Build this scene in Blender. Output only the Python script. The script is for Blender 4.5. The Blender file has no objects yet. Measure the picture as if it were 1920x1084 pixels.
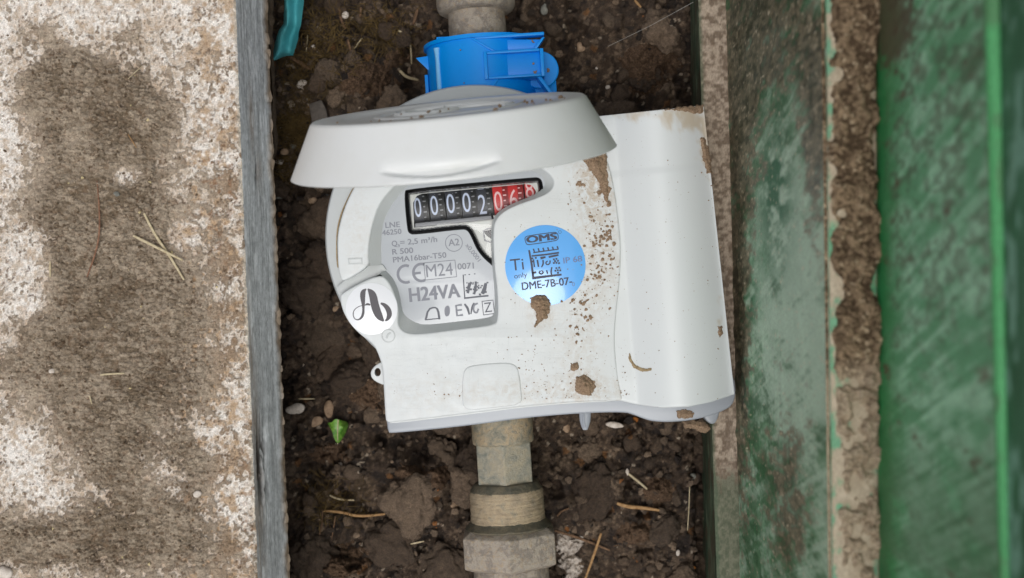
import bpy, bmesh, math, random
import numpy as np
from mathutils import Vector, Matrix
from mathutils.geometry import tessellate_polygon

sc = bpy.context.scene
COL = sc.collection
R = math.radians

# ------------------------------------------------------------------ camera, sky, sun, exposure
# Lengths below are written in centimetres and divided by 100 on the way into Blender.
D = 40.0            # camera height above the meter face (cm)
K = 0.0171          # cm per photo pixel on the plane of the meter face
cam_d = bpy.data.cameras.new('camera'); cam = bpy.data.objects.new('camera', cam_d); COL.objects.link(cam)
cam.location = (0, 0, D / 100); cam.rotation_euler = (0, 0, 0)
cam_d.sensor_width = 36.0
cam_d.lens = 18.0 / (960 * K / D)
cam_d.clip_start = 0.005; cam_d.clip_end = 200.0
cam_d.dof.use_dof = True; cam_d.dof.focus_distance = 0.408; cam_d.dof.aperture_fstop = 15.0
sc.camera = cam

SUN_EL, SUN_AZ = 72.0, 188.0     # degrees; azimuth clockwise from +Y
world = bpy.data.worlds.new('World'); sc.world = world; world.use_nodes = True
wn = world.node_tree
for n in list(wn.nodes): wn.nodes.remove(n)
sky = wn.nodes.new('ShaderNodeTexSky'); sky.sky_type = 'NISHITA'; sky.sun_disc = False
sky.sun_elevation = R(SUN_EL); sky.sun_rotation = R(SUN_AZ)
sky.air_density = 1.0; sky.dust_density = 3.0; sky.ozone_density = 1.0
hs = wn.nodes.new('ShaderNodeHueSaturation'); hs.inputs['Saturation'].default_value = 0.30   # overcast: grey cloud
bg = wn.nodes.new('ShaderNodeBackground'); bg.inputs['Strength'].default_value = 0.125
wo = wn.nodes.new('ShaderNodeOutputWorld')
wn.links.new(sky.outputs[0], hs.inputs['Color']); wn.links.new(hs.outputs[0], bg.inputs[0]); wn.links.new(bg.outputs[0], wo.inputs[0])

sun_d = bpy.data.lights.new('sun', 'SUN'); sun = bpy.data.objects.new('sun', sun_d); COL.objects.link(sun)
sun_d.energy = 1.5; sun_d.angle = R(32); sun_d.color = (1.0, 0.985, 0.96)
sdir = Vector((math.sin(R(SUN_AZ)) * math.cos(R(SUN_EL)), math.cos(R(SUN_AZ)) * math.cos(R(SUN_EL)), math.sin(R(SUN_EL))))
sun.rotation_euler = sdir.to_track_quat('Z', 'Y').to_euler(); sun.location = sdir * 3

sc.view_settings.view_transform = 'Standard'; sc.view_settings.look = 'None'
sc.view_settings.gamma = 1.0; sc.view_settings.use_curve_mapping = False
sc.view_settings.exposure = 0.0
sc.render.engine = 'CYCLES'
sc.cycles.use_denoising = True
sc.cycles.max_bounces = 8

# ------------------------------------------------------------------ helpers
rng = random.Random(7)

def W(px, py, z):
    """the place (cm) that stands at height z under a spot of the photograph"""
    s = K * (D - z) / D
    return ((px - 960) * s, (542 - py) * s, z)

def W2(px, py, z):
    p = W(px, py, z); return (p[0], p[1])

def c(r, g, b):
    f = lambda v: (v / 255 / 12.92) if v <= 10 else ((v / 255 + 0.055) / 1.055) ** 2.4
    return (f(r), f(g), f(b), 1.0)

def tag(o, label=None, cat=None, group=None, kind=None):
    if label: o['label'] = label
    if cat: o['category'] = cat
    if group: o['group'] = group
    if kind: o['kind'] = kind
    return o

def empty(name, loc):
    o = bpy.data.objects.new(name, None); COL.objects.link(o)
    o.empty_display_size = 0.01
    o.location = (loc[0] / 100, loc[1] / 100, loc[2] / 100)
    return o

def world_loc(o):
    l = Vector(o.location)
    while o.parent:
        o = o.parent; l += Vector(o.location)
    return l

def mk(name, V, F, mat, parent=None, smooth=True, angle=40, col=None, recalc=True):
    me = bpy.data.meshes.new(name)
    V = [(v[0] / 100, v[1] / 100, v[2] / 100) for v in V]
    me.from_pydata(V, [], F)
    if recalc:
        bm = bmesh.new(); bm.from_mesh(me)
        bmesh.ops.recalc_face_normals(bm, faces=bm.faces)
        bm.to_mesh(me); bm.free()
    if smooth:
        me.polygons.foreach_set('use_smooth', [True] * len(me.polygons))
        if angle: me.set_sharp_from_angle(angle=R(angle))
    if col is not None:
        at = me.attributes.new('col', 'FLOAT_COLOR', 'POINT')
        a = np.ones((len(V), 4), np.float32); a[:, :3] = col
        at.data.foreach_set('color', a.ravel())
    me.materials.append(mat)
    o = bpy.data.objects.new(name, me); COL.objects.link(o)
    if parent:
        o.parent = parent; o.location = -world_loc(parent)
    return o

def grid_mesh(name, X, Y, Z, mat, parent=None, col=None, flip=False, angle=None):
    """numpy grid (n rows x m columns) in cm -> one sheet"""
    n, m = X.shape
    co = np.stack([X, Y, Z], -1).reshape(-1, 3).astype(np.float32) / 100
    i = np.arange((n - 1) * (m - 1)); r_, q = i // (m - 1), i % (m - 1)
    a = r_ * m + q
    f = np.stack([a, a + 1, a + m + 1, a + m], -1)
    if flip: f = f[:, ::-1]
    me = bpy.data.meshes.new(name)
    me.vertices.add(n * m); me.vertices.foreach_set('co', co.ravel())
    me.loops.add(f.size); me.loops.foreach_set('vertex_index', f.ravel().astype(np.int32))
    me.polygons.add(len(f)); me.polygons.foreach_set('loop_start', (np.arange(len(f)) * 4).astype(np.int32))
    me.polygons.foreach_set('loop_total', np.full(len(f), 4, np.int32))
    me.polygons.foreach_set('use_smooth', np.ones(len(f), bool))
    me.update(calc_edges=True)
    if angle: me.set_sharp_from_angle(angle=R(angle))
    if col is not None:
        at = me.attributes.new('col', 'FLOAT_COLOR', 'POINT')
        b = np.ones((n * m, 4), np.float32); b[:, :3] = col.reshape(-1, 3)
        at.data.foreach_set('color', b.ravel())
    me.materials.append(mat)
    o = bpy.data.objects.new(name, me); COL.objects.link(o)
    if parent:
        o.parent = parent; o.location = -world_loc(parent)
    return o

# --- numpy noise
def h2(ix, iy, seed):
    n = (ix.astype(np.int64) * 374761393 + iy.astype(np.int64) * 668265263 + seed * 1442695041) & 0xFFFFFFFF
    n = ((n ^ (n >> 13)) * 1274126177) & 0xFFFFFFFF
    n = (n ^ (n >> 16)) & 0xFFFFFFFF
    n = (n * 2246822519) & 0xFFFFFFFF
    return ((n ^ (n >> 15)) & 0xFFFFFF) / float(0x1000000)

def vn(x, y, seed=0):
    ix, iy = np.floor(x), np.floor(y); fx, fy = x - ix, y - iy
    fx = fx * fx * fx * (fx * (fx * 6 - 15) + 10); fy = fy * fy * fy * (fy * (fy * 6 - 15) + 10)
    a, b = h2(ix, iy, seed), h2(ix + 1, iy, seed); d, e = h2(ix, iy + 1, seed), h2(ix + 1, iy + 1, seed)
    return (a + (b - a) * fx) * (1 - fy) + (d + (e - d) * fx) * fy

def fbm(x, y, o=4, seed=0, g=0.5):
    s = 0; a = 1; t = 0
    for i in range(o):
        s = s + a * vn(x * 2 ** i + 17.3 * i, y * 2 ** i - 9.1 * i, seed + i); t += a; a *= g
    return s / t

def worley(x, y, seed=0):
    ix, iy = np.floor(x), np.floor(y)
    f1 = np.full(x.shape, 9.0); f2 = np.full(x.shape, 9.0); idn = np.zeros(x.shape)
    for dx in (-1, 0, 1):
        for dy in (-1, 0, 1):
            cx, cy = ix + dx, iy + dy
            d = np.hypot(cx + h2(cx, cy, seed) - x, cy + h2(cx, cy, seed + 5) - y)
            nr = d < f1
            f2 = np.where(nr, f1, np.minimum(f2, d)); idn = np.where(nr, h2(cx, cy, seed + 9), idn); f1 = np.where(nr, d, f1)
    return f1, f2, idn

def vn3(p, seed=0):
    i = np.floor(p); f = p - i; f = f * f * (3 - 2 * f); s = 0
    for dx in (0, 1):
        for dy in (0, 1):
            for dz in (0, 1):
                w = (f[:, 0] if dx else 1 - f[:, 0]) * (f[:, 1] if dy else 1 - f[:, 1]) * (f[:, 2] if dz else 1 - f[:, 2])
                s = s + w * h2(i[:, 0] + dx + 57 * (i[:, 2] + dz), i[:, 1] + dy - 131 * (i[:, 2] + dz), seed)
    return s

def fbm3(p, o=4, seed=0, g=.55):
    s = 0; a = 1; t = 0
    for k in range(o):
        s = s + a * vn3(p * 2 ** k + 11.7 * k, seed + k); t += a; a *= g
    return s / t

def sst(a, b, x):
    t = np.clip((x - a) / (b - a), 0, 1); return t * t * (3 - 2 * t)

def mix(a, b, t):
    a = np.asarray(a, float)[..., :3]; b = np.asarray(b, float)[..., :3]
    t = np.asarray(t)[..., None]; return a * (1 - t) + b * t

def gs(px, py, cx, cy, sx, sy):
    return np.exp(-((px - cx) / sx) ** 2 - ((py - cy) / sy) ** 2)

# --- outlines
def chaikin(p, it=2, closed=True):
    for _ in range(it):
        q = []
        n = len(p)
        if not closed: q.append(p[0])
        for i in range(n if closed else n - 1):
            a, b = p[i], p[(i + 1) % n]
            q.append(tuple(a[j] * .75 + b[j] * .25 for j in range(len(a)))); q.append(tuple(a[j] * .25 + b[j] * .75 for j in range(len(a))))
        if not closed: q.append(p[-1])
        p = q
    return p

def area(p): return .5 * sum(p[i][0] * p[(i + 1) % len(p)][1] - p[(i + 1) % len(p)][0] * p[i][1] for i in range(len(p)))

def inset(p, d):
    n = len(p); out = []
    for i in range(n):
        a, b, e = Vector(p[i - 1][:2]), Vector(p[i][:2]), Vector(p[(i + 1) % n][:2])
        t1, t2 = (b - a), (e - b)
        if t1.length < 1e-9 or t2.length < 1e-9: t1 = t2 = e - a
        t1 = t1.normalized(); t2 = t2.normalized()
        nrm = Vector((-t1.y - t2.y, t1.x + t2.x))
        nrm = nrm.normalized() if nrm.length > 1e-6 else Vector((-t1.y, t1.x))
        kk = max(.5, abs(nrm.dot(Vector((-t1.y, t1.x)))))
        out.append((b.x + nrm.x * d / kk, b.y + nrm.y * d / kk))
    return out

def plate(name, p, zt, zb, mat, parent=None, bev=.05, seg=4, holes=(), angle=40):
    """solid plate with a rounded top edge: p = outline in cm (2-D)"""
    p = [q[:2] for q in p]
    if area(p) < 0: p = p[::-1]
    V, F = [], []
    def ring(q, z):
        s = len(V); V.extend((x, y, z) for x, y in q); return s
    n = len(p)
    rs = [ring(p, zb)]
    if bev > 0:
        for i in range(seg + 1):
            a = i / seg * math.pi / 2
            rs.append(ring(inset(p, bev * (1 - math.cos(a))), zt - bev * (1 - math.sin(a))))
    else: rs.append(ring(p, zt))
    for a, b in zip(rs, rs[1:]):
        for i in range(n): F.append((a + i, a + (i + 1) % n, b + (i + 1) % n, b + i))
    F.append(tuple(range(rs[0] + n - 1, rs[0] - 1, -1)) if not holes else ())
    if not holes: pass
    else: F.pop()
    loops = [[Vector(V[rs[-1] + i]) for i in range(n)]]; idx = list(range(rs[-1], rs[-1] + n))
    lob = [[Vector(V[rs[0] + i]) for i in range(n)]]; idb = list(range(rs[0], rs[0] + n))
    for h in holes:
        h = [q[:2] for q in h]
        if area(h) > 0: h = h[::-1]
        m = len(h); a = ring(h, zt); b = ring(h, zb)
        for i in range(m): F.append((a + i, b + i, b + (i + 1) % m, a + (i + 1) % m))
        loops.append([Vector(V[a + i]) for i in range(m)]); idx += list(range(a, a + m))
        lob.append([Vector(V[b + i]) for i in range(m)]); idb += list(range(b, b + m))
    for t in tessellate_polygon(loops): F.append(tuple(idx[i] for i in t))
    if holes:
        for t in tessellate_polygon(lob): F.append(tuple(idb[i] for i in t))
    return mk(name, V, F, mat, parent, True, angle)

def circ(cx, cy, r, n=64, ry=None, rot=0):
    ry = ry or r
    return [(cx + r * math.cos(a) * math.cos(rot) - ry * math.sin(a) * math.sin(rot), cy + r * math.cos(a) * math.sin(rot) + ry * math.sin(a) * math.cos(rot)) for a in (2 * math.pi * i / n for i in range(n))]

def PX(p, z): return [W2(x, y, z) for x, y in p]

def strip(name, A, B, mat, parent=None, closed=True, angle=60):
    n = len(A); V = list(A) + list(B); F = []
    for i in range(n if closed else n - 1):
        j = (i + 1) % n; F.append((i, j, n + j, n + i))
    return mk(name, V, F, mat, parent, True, angle)

def frame_basis(axis):
    a = Vector(axis).normalized(); u = a.cross(Vector((0, 0, 1)))
    u = u.normalized() if u.length > 1e-5 else Vector((1, 0, 0)); return a, u, u.cross(a)

def revolve(name, org, axis, prof, mat, parent=None, seg=64, jit=0, ph=0, angle=40, up=None, caps=True, seed=3, dispf=None):
    a, u, w = frame_basis(axis)
    if up is not None:
        w = Vector(up); w = (w - a * w.dot(a)).normalized(); u = a.cross(w)
    o = Vector(org); V, F = [], []; r_ = random.Random(seed); m = len(prof)
    for j, (s, rad) in enumerate(prof):
        for i in range(seg):
            t = 2 * math.pi * i / seg + ph
            q = rad + (r_.uniform(-jit, jit) if jit else 0)
            if dispf: q += dispf(t, s, rad)
            V.append(o + a * s + (w * math.cos(t) + u * math.sin(t)) * q)
    for j in range(m - 1):
        for i in range(seg):
            k = (i + 1) % seg
            F.append((j * seg + i, j * seg + k, (j + 1) * seg + k, (j + 1) * seg + i))
    if caps:
        F.append(tuple(range(seg - 1, -1, -1))); F.append(tuple(range((m - 1) * seg, m * seg)))
    return mk(name, V, F, mat, parent, True, angle)

def tube(name, pts, rad, mat, parent=None, seg=8, taper=None, flat=1.0):
    pts = [Vector(p) for p in pts]; V, F = [], []; n = len(pts)
    pu = None
    for i, p in enumerate(pts):
        t = (pts[min(i + 1, n - 1)] - pts[max(i - 1, 0)]).normalized()
        if pu is None:
            pu = t.cross(Vector((0, 0, 1)))
            pu = pu.normalized() if pu.length > 1e-4 else Vector((1, 0, 0))
        pu = (pu - t * pu.dot(t)).normalized(); w = pu.cross(t)
        r_ = rad * (taper(i / (n - 1)) if taper else 1)
        for k in range(seg):
            a = 2 * math.pi * k / seg; V.append(p + pu * math.cos(a) * r_ + w * math.sin(a) * r_ * flat)
    for i in range(n - 1):
        for k in range(seg):
            F.append((i * seg + k, i * seg + (k + 1) % seg, (i + 1) * seg + (k + 1) % seg, (i + 1) * seg + k))
    F.append(tuple(range(seg))); F.append(tuple(range((n - 1) * seg, n * seg)))
    return mk(name, V, F, mat, parent)

def box_pts(o, ax, ay, az, x0, x1, y0, y1, z0, z1):
    o = Vector(o); return [o + ax * x + ay * y + az * z for z in (z0, z1) for x, y in ((x0, y0), (x1, y0), (x1, y1), (x0, y1))]
BOXF = [(0, 3, 2, 1), (4, 5, 6, 7), (0, 1, 5, 4), (1, 2, 6, 5), (2, 3, 7, 6), (3, 0, 4, 7)]

def bevel_obj(o, w, seg=2):
    bm = bmesh.new(); bm.from_mesh(o.data)
    bmesh.ops.bevel(bm, geom=list(bm.edges), offset=w / 100, segments=seg, affect='EDGES', profile=.6)
    bm.to_mesh(o.data); bm.free()
    o.data.polygons.foreach_set('use_smooth', [True] * len(o.data.polygons)); o.data.set_sharp_from_angle(angle=R(50))
    return o

def sbox(name, o, ax, ay, az, ext, mat, parent, bev=.02):
    return bevel_obj(mk(name, box_pts(o, ax, ay, az, *ext), BOXF, mat, parent, False), bev)

# --- material builder
class NM:
    def __init__(s, name, rough=.5, metal=0.0, spec=.5, base=(.5, .5, .5, 1)):
        s.m = bpy.data.materials.new(name); s.m.use_nodes = True; s.t = s.m.node_tree
        s.b = s.t.nodes['Principled BSDF']; s.out = s.t.nodes['Material Output']
        s.b.inputs['Roughness'].default_value = rough; s.b.inputs['Metallic'].default_value = metal
        s.b.inputs['Specular IOR Level'].default_value = spec; s.b.inputs['Base Color'].default_value = base
        tc = s.t.nodes.new('ShaderNodeTexCoord')
        vm = s.t.nodes.new('ShaderNodeVectorMath'); vm.operation = 'SCALE'; vm.inputs['Scale'].default_value = 100
        s.l(tc.outputs['Object'], vm.inputs[0]); s.co = vm.outputs[0]
    def l(s, a, b): s.t.links.new(a, b)
    def noise(s, scale, detail=4, rough=.55, st=(1, 1, 1), dist=0.0):
        n = s.t.nodes.new('ShaderNodeTexNoise'); n.inputs['Scale'].default_value = scale
        n.inputs['Detail'].default_value = detail; n.inputs['Roughness'].default_value = rough; n.inputs['Distortion'].default_value = dist
        mp = s.t.nodes.new('ShaderNodeMapping'); mp.inputs['Scale'].default_value = st
        s.l(s.co, mp.inputs[0]); s.l(mp.outputs[0], n.inputs['Vector']); return n.outputs['Fac']
    def vor(s, scale, feat='F1', st=(1, 1, 1)):
        n = s.t.nodes.new('ShaderNodeTexVoronoi'); n.inputs['Scale'].default_value = scale; n.feature = feat
        mp = s.t.nodes.new('ShaderNodeMapping'); mp.inputs['Scale'].default_value = st
        s.l(s.co, mp.inputs[0]); s.l(mp.outputs[0], n.inputs['Vector']); return n.outputs['Distance']
    def ramp(s, f, stops):
        n = s.t.nodes.new('ShaderNodeValToRGB'); e = n.color_ramp.elements
        while len(e) < len(stops): e.new(.5)
        for q, (p, cl) in zip(e, stops):
            q.position = p; q.color = cl if len(cl) == 4 else (*cl, 1)
        s.l(f, n.inputs[0]); return n.outputs[0]
    def rng(s, f, a, b, lo=0., hi=1.):
        n = s.t.nodes.new('ShaderNodeMapRange'); n.inputs[1].default_value = a; n.inputs[2].default_value = b
        n.inputs[3].default_value = lo; n.inputs[4].default_value = hi; s.l(f, n.inputs[0]); return n.outputs[0]
    def mx(s, f, a, b, blend='MIX'):
        n = s.t.nodes.new('ShaderNodeMix'); n.data_type = 'RGBA'; n.blend_type = blend
        for v, i in ((f, 0), (a, 6), (b, 7)):
            if isinstance(v, (int, float)): n.inputs[i].default_value = v
            elif isinstance(v, tuple): n.inputs[i].default_value = v
            else: s.l(v, n.inputs[i])
        return n.outputs[2]
    def math(s, op, a, b):
        n = s.t.nodes.new('ShaderNodeMath'); n.operation = op
        for v, i in ((a, 0), (b, 1)):
            if isinstance(v, (int, float)): n.inputs[i].default_value = v
            else: s.l(v, n.inputs[i])
        return n.outputs[0]
    def attr(s, name='col'):
        n = s.t.nodes.new('ShaderNodeAttribute'); n.attribute_name = name; return n.outputs['Color']
    def bump(s, h, dist=.01, strength=1.0):
        n = s.t.nodes.new('ShaderNodeBump'); n.inputs['Distance'].default_value = dist / 100; n.inputs['Strength'].default_value = strength
        s.l(h, n.inputs['Height']); s.l(n.outputs[0], s.b.inputs['Normal'])
    def base(s, v):
        if isinstance(v, tuple): s.b.inputs['Base Color'].default_value = v
        else: s.l(v, s.b.inputs['Base Color'])
    def rough(s, v): s.l(v, s.b.inputs['Roughness'])

def plain(name, col, rough=.5, metal=0., spec=.5, coat=0.):
    m = NM(name, rough, metal, spec, col)
    if coat: m.b.inputs['Coat Weight'].default_value = coat; m.b.inputs['Coat Roughness'].default_value = .06
    return m.m

def earth_mat(name, rough=.85, grain=(.45, 1.5), bump=.02, spec=.3, fine=28):
    m = NM(name, rough, 0, spec)
    g = m.noise(fine, 5, .65); g2 = m.noise(7, 3, .6)
    f = m.math('MULTIPLY', m.rng(g, .3, .7, *grain), m.rng(g2, .3, .7, .8, 1.2))
    cc = m.t.nodes.new('ShaderNodeVectorMath'); cc.operation = 'SCALE'
    m.l(m.attr(), cc.inputs[0]); m.l(f, cc.inputs['Scale']); m.base(cc.outputs[0])
    m.bump(m.math('ADD', g, m.math('MULTIPLY', m.noise(60, 3, .6), .5)), bump)
    return m

# materials -------------------------------------------------------
MAT = {}
def white_plastic(name, base, rough=.38, speck=.72, dirt=True, sss=.0, dust=()):
    m = NM(name, rough, 0, .45)
    col = base
    if dirt:
        t = m.noise(1.1, 3, .6)
        col = m.mx(m.rng(t, .45, .8, 0, .22), base, tuple(v * s for v, s in zip(base[:3], (.86, .83, .76))) + (1,))
        sp = m.noise(24, 2, .5); reg = m.noise(.9, 2, .5)
        msk = m.math('MULTIPLY', m.rng(sp, speck, speck + .05), m.rng(reg, .42, .62))
        col = m.mx(msk, col, c(120, 98, 78))
    for cx, cy, rx, ry, amt in dust:
        p = W(cx, cy, 0); mp = m.t.nodes.new('ShaderNodeMapping'); mp.inputs['Location'].default_value = (-p[0] / (rx * K), -p[1] / (ry * K), 0); mp.inputs['Scale'].default_value = (1 / (rx * K), 1 / (ry * K), .01)
        vl = m.t.nodes.new('ShaderNodeVectorMath'); vl.operation = 'LENGTH'; m.l(m.co, mp.inputs[0]); m.l(mp.outputs[0], vl.inputs[0])
        k_ = m.math('MULTIPLY', m.rng(vl.outputs['Value'], 1.0, .2), m.rng(m.noise(4.5, 6, .75, dist=.6), .42, .68, 0, amt))
        col = m.mx(k_, col, c(176, 156, 130))
    m.base(col)
    rr = m.noise(3, 4, .6); m.rough(m.rng(rr, .3, .7, rough - .08, rough + .14))
    sc1 = m.rng(m.noise(16, 3, .7, st=(.06, 1.4, 1), dist=.8), .60, .66); sc2 = m.rng(m.noise(16, 3, .7, st=(1.6, .08, 1), dist=.6), .62, .67)
    m.bump(m.math('SUBTRACT', m.math('MULTIPLY', m.noise(45, 2, .5), .5), m.math('ADD', sc1, sc2)), .003, .5)
    if sss:
        m.b.inputs['Subsurface Weight'].default_value = sss; m.b.inputs['Subsurface Radius'].default_value = (.003, .003, .0028); m.b.inputs['Subsurface Scale'].default_value = 1
    return m.m
MAT['cover'] = white_plastic('white_cover_plastic', (.645, .666, .664, 1), dust=((1120, 450, 60, 190, .8), (1014, 590, 34, 46, .8), (1097, 722, 46, 38, .8), (1122, 345, 40, 80, .9), (1100, 330, 50, 70, .7), (1060, 735, 260, 40, .55), (1085, 640, 60, 120, .45), (670, 430, 40, 140, .25), (800, 740, 120, 60, .25)))
MAT['lid'] = white_plastic('white_lid_plastic', (.735, .745, .73, 1), .36, speck=.80)
MAT['ring'] = white_plastic('grey_case_plastic', (.52, .54, .535, 1), .4)
MAT['plate'] = plain('printed_plate', c(174, 178, 182), .30, coat=.35)
MAT['bezel'] = plain('bezel_plastic', c(214, 216, 212), .35)
MAT['print'] = plain('grey_print', c(128, 130, 138), .5)
MAT['print_dark'] = plain('dark_print', c(92, 94, 102), .5)
MAT['black_gloss'] = plain('black_gasket', (.012, .012, .013, 1), .12, coat=.6)
MAT['black'] = plain('matt_black', (.012, .012, .014, 1), .5)
MAT['drum'] = plain('drum_black', c(50, 52, 60), .45)
MAT['drum_dark'] = plain('drum_tick_band', c(10, 10, 12), .45)
MAT['drum_red'] = plain('drum_red', c(205, 45, 45), .45)
MAT['drum_red_dark'] = plain('drum_red_band', c(140, 22, 24), .45)
MAT['digit'] = plain('digit_white', c(205, 216, 238), .5)
MAT['digit_pink'] = plain('digit_pale', c(245, 205, 205), .5)
MAT['stk'] = plain('blue_sticker', c(104, 178, 246), .18, coat=.7)
MAT['stk_ink'] = plain('navy_ink', c(20, 32, 62), .35)
MAT['stk_ink2'] = plain('faded_ink', c(92, 112, 156), .35)
MAT['stk_white'] = plain('white_sticker', (.80, .81, .83, 1), .3, coat=.3)
MAT['logo'] = plain('logo_ink', c(62, 58, 64), .4)
MAT['grey_strip'] = plain('grey_strip_plastic', c(140, 142, 146), .4)

m = NM('translucent_flange', .3, 0, .5, c(176, 181, 188)); m.b.inputs['Transmission Weight'].default_value = .25; m.b.inputs['IOR'].default_value = 1.45
MAT['flange'] = m.m
m = NM('clear_pane', .03, 0, .5, (1, 1, 1, 1))
tr = m.t.nodes.new('ShaderNodeBsdfTransparent'); gl = m.t.nodes.new('ShaderNodeBsdfGlossy'); gl.inputs['Roughness'].default_value = .03
lw = m.t.nodes.new('ShaderNodeFresnel'); lw.inputs[0].default_value = 1.4; ms = m.t.nodes.new('ShaderNodeMixShader')
m.l(lw.outputs[0], ms.inputs[0]); m.l(tr.outputs[0], ms.inputs[1]); m.l(gl.outputs[0], ms.inputs[2]); m.l(ms.outputs[0], m.out.inputs[0])
MAT['pane'] = m.m

def blue_mat(name, base, rough):
    m = NM(name, rough, 0, .5)
    t = m.noise(5, 4, .6); m.base(m.mx(m.rng(t, .55, .8, 0, .25), base, tuple(v * .8 for v in base[:3]) + (1,)))
    m.b.inputs['Specular IOR Level'].default_value = .3; m.bump(m.noise(40, 2), .002, .4); return m.m
MAT['blue'] = blue_mat('blue_plastic', c(0, 148, 240), .36)
MAT['blue_pale'] = blue_mat('highlight_blue_plastic', c(130, 198, 245), .45)  # paler blue carries the light reflected along the clamp's seam
MAT['teal'] = blue_mat('teal_plastic', c(92, 182, 188), .45)

def brass(name, cols, seedsc=1.0):
    m = NM(name, .5, .2, .5)
    a = m.noise(2.2 * seedsc, 5, .65, dist=.4); b = m.noise(7, 5, .7); d = m.noise(26, 4, .7)
    col = m.ramp(a, [(.30, cols[0]), (.46, cols[1]), (.58, cols[2]), (.72, cols[3])])
    col = m.mx(m.rng(b, .52, .68, 0, .75), col, cols[4])
    col = m.mx(m.rng(d, .60, .72, 0, .8), col, c(66, 56, 44))
    m.base(col); m.rough(m.rng(b, .3, .7, .32, .75))
    m.bump(m.math('ADD', m.math('MULTIPLY', b, 2.0), d), .035, .8); return m.m
MAT['brass'] = brass('oxidised_brass', [c(104, 108, 100), c(152, 144, 124), c(182, 160, 128), c(120, 124, 116), c(172, 164, 146)])
MAT['brass_tan'] = brass('mud_coated_brass', [c(140, 128, 108), c(168, 150, 124), c(184, 164, 134), c(138, 132, 116), c(176, 164, 142)])
MAT['brass_dark'] = brass('tarnished_brass', [c(70, 72, 64), c(98, 94, 80), c(120, 110, 90), c(84, 88, 80), c(112, 108, 94)])
MAT['brass_neck'] = brass('greyed_brass', [c(116, 122, 114), c(156, 152, 136), c(176, 164, 140), c(132, 138, 130), c(182, 176, 160)])
MAT['brass_grey'] = brass('grey_brass', [c(158, 148, 138), c(178, 166, 150), c(138, 128, 118), c(186, 176, 160), c(184, 160, 128)])

# soil
m = earth_mat('soil', .58, (.45, 1.55), .07, .5, 20); MAT['soil'] = m.m
m = earth_mat('slab_surface', .9, (.62, 1.35), .03, .2, 26); MAT['slab'] = m.m
m = NM('slab_side', .75, 0, .3)
g = m.noise(9, 6, .7, st=(2.0, .18, 2.0)); g2 = m.noise(40, 4, .7, st=(1.5, .25, 1.5))
cc = m.t.nodes.new('ShaderNodeVectorMath'); cc.operation = 'SCALE'; m.l(m.attr(), cc.inputs[0])
m.l(m.math('MULTIPLY', m.rng(g, .3, .7, .78, 1.2), m.rng(g2, .3, .7, .82, 1.18)), cc.inputs['Scale']); m.base(cc.outputs[0])
m.bump(m.math('ADD', g, g2), .03, .7); MAT['slab_side'] = m.m
m = NM('green_plastic', .55, 0, .4)
g = m.noise(24, 5, .7, st=(1, .5, 1)); cc = m.t.nodes.new('ShaderNodeVectorMath'); cc.operation = 'SCALE'; m.l(m.attr(), cc.inputs[0])
m.l(m.rng(g, .3, .7, .72, 1.28), cc.inputs['Scale']); m.base(cc.outputs[0])
m.bump(m.math('ADD', g, m.noise(60, 3)), .015, .6); MAT['green'] = m.m
m = earth_mat('dry_soil', .95, (.55, 1.5), .05, .15, 24); MAT['dry_soil'] = m.m

def earthy(name, a, b, rough=.9, sc_=14, bump=.03):
    m = NM(name, rough, 0, .2); n_ = m.noise(sc_, 5, .7)
    m.base(m.ramp(n_, [(.32, a), (.66, b)])); m.bump(m.noise(sc_ * 2, 4, .7), bump); return m.m
MAT['clod'] = earthy('clod_soil', c(112, 90, 70), c(178, 152, 126), .95, 22, .03)
MAT['clod_dark'] = earthy('damp_clod', c(50, 38, 28), c(120, 96, 76), .8, 16, .04)
MAT['pebble'] = earthy('pale_pebble', c(176, 162, 148), c(222, 212, 200), .6, 5, .01)
MAT['pebble_tan'] = earthy('tan_pebble', c(130, 106, 84), c(176, 150, 124), .65, 6, .01)
MAT['pebble_grey'] = earthy('grey_pebble', c(92, 92, 86), c(140, 138, 128), .65, 6, .01)
MAT['pebble_orange'] = earthy('orange_pebble', c(130, 78, 34), c(176, 112, 52), .65, 6, .01)
MAT['chalk'] = earthy('chalky_stone', c(120, 106, 94), c(215, 204, 192), .85, 4, .03)
MAT['slate'] = earthy('slate', c(74, 68, 62), c(100, 92, 84), .6, 5, .01)
MAT['straw'] = earthy('pale_straw', c(168, 150, 116), c(206, 192, 160), .6, 9, .01)
MAT['straw_orange'] = earthy('orange_straw', c(134, 98, 62), c(180, 144, 100), .6, 9, .01)
MAT['twig'] = earthy('brown_twig', c(84, 62, 46), c(136, 108, 84), .8, 9, .02)
MAT['needle'] = earthy('reddish_needle', c(96, 66, 48), c(150, 112, 88), .6, 7, .01)
MAT['moss'] = earthy('olive_moss', c(54, 42, 24), c(122, 100, 60), .8, 3, .005)
m = NM('leaf_green', .4, 0, .5); m.base(m.ramp(m.noise(6, 4), [(.35, c(70, 122, 36)), (.65, c(128, 176, 70))])); MAT['leaf'] = m.m
MAT['thread'] = plain('web_thread', c(190, 186, 178), .5)
MAT['seam'] = earthy('seam_dirt', c(132, 112, 82), c(178, 158, 126), .9, 12, .01)

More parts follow.
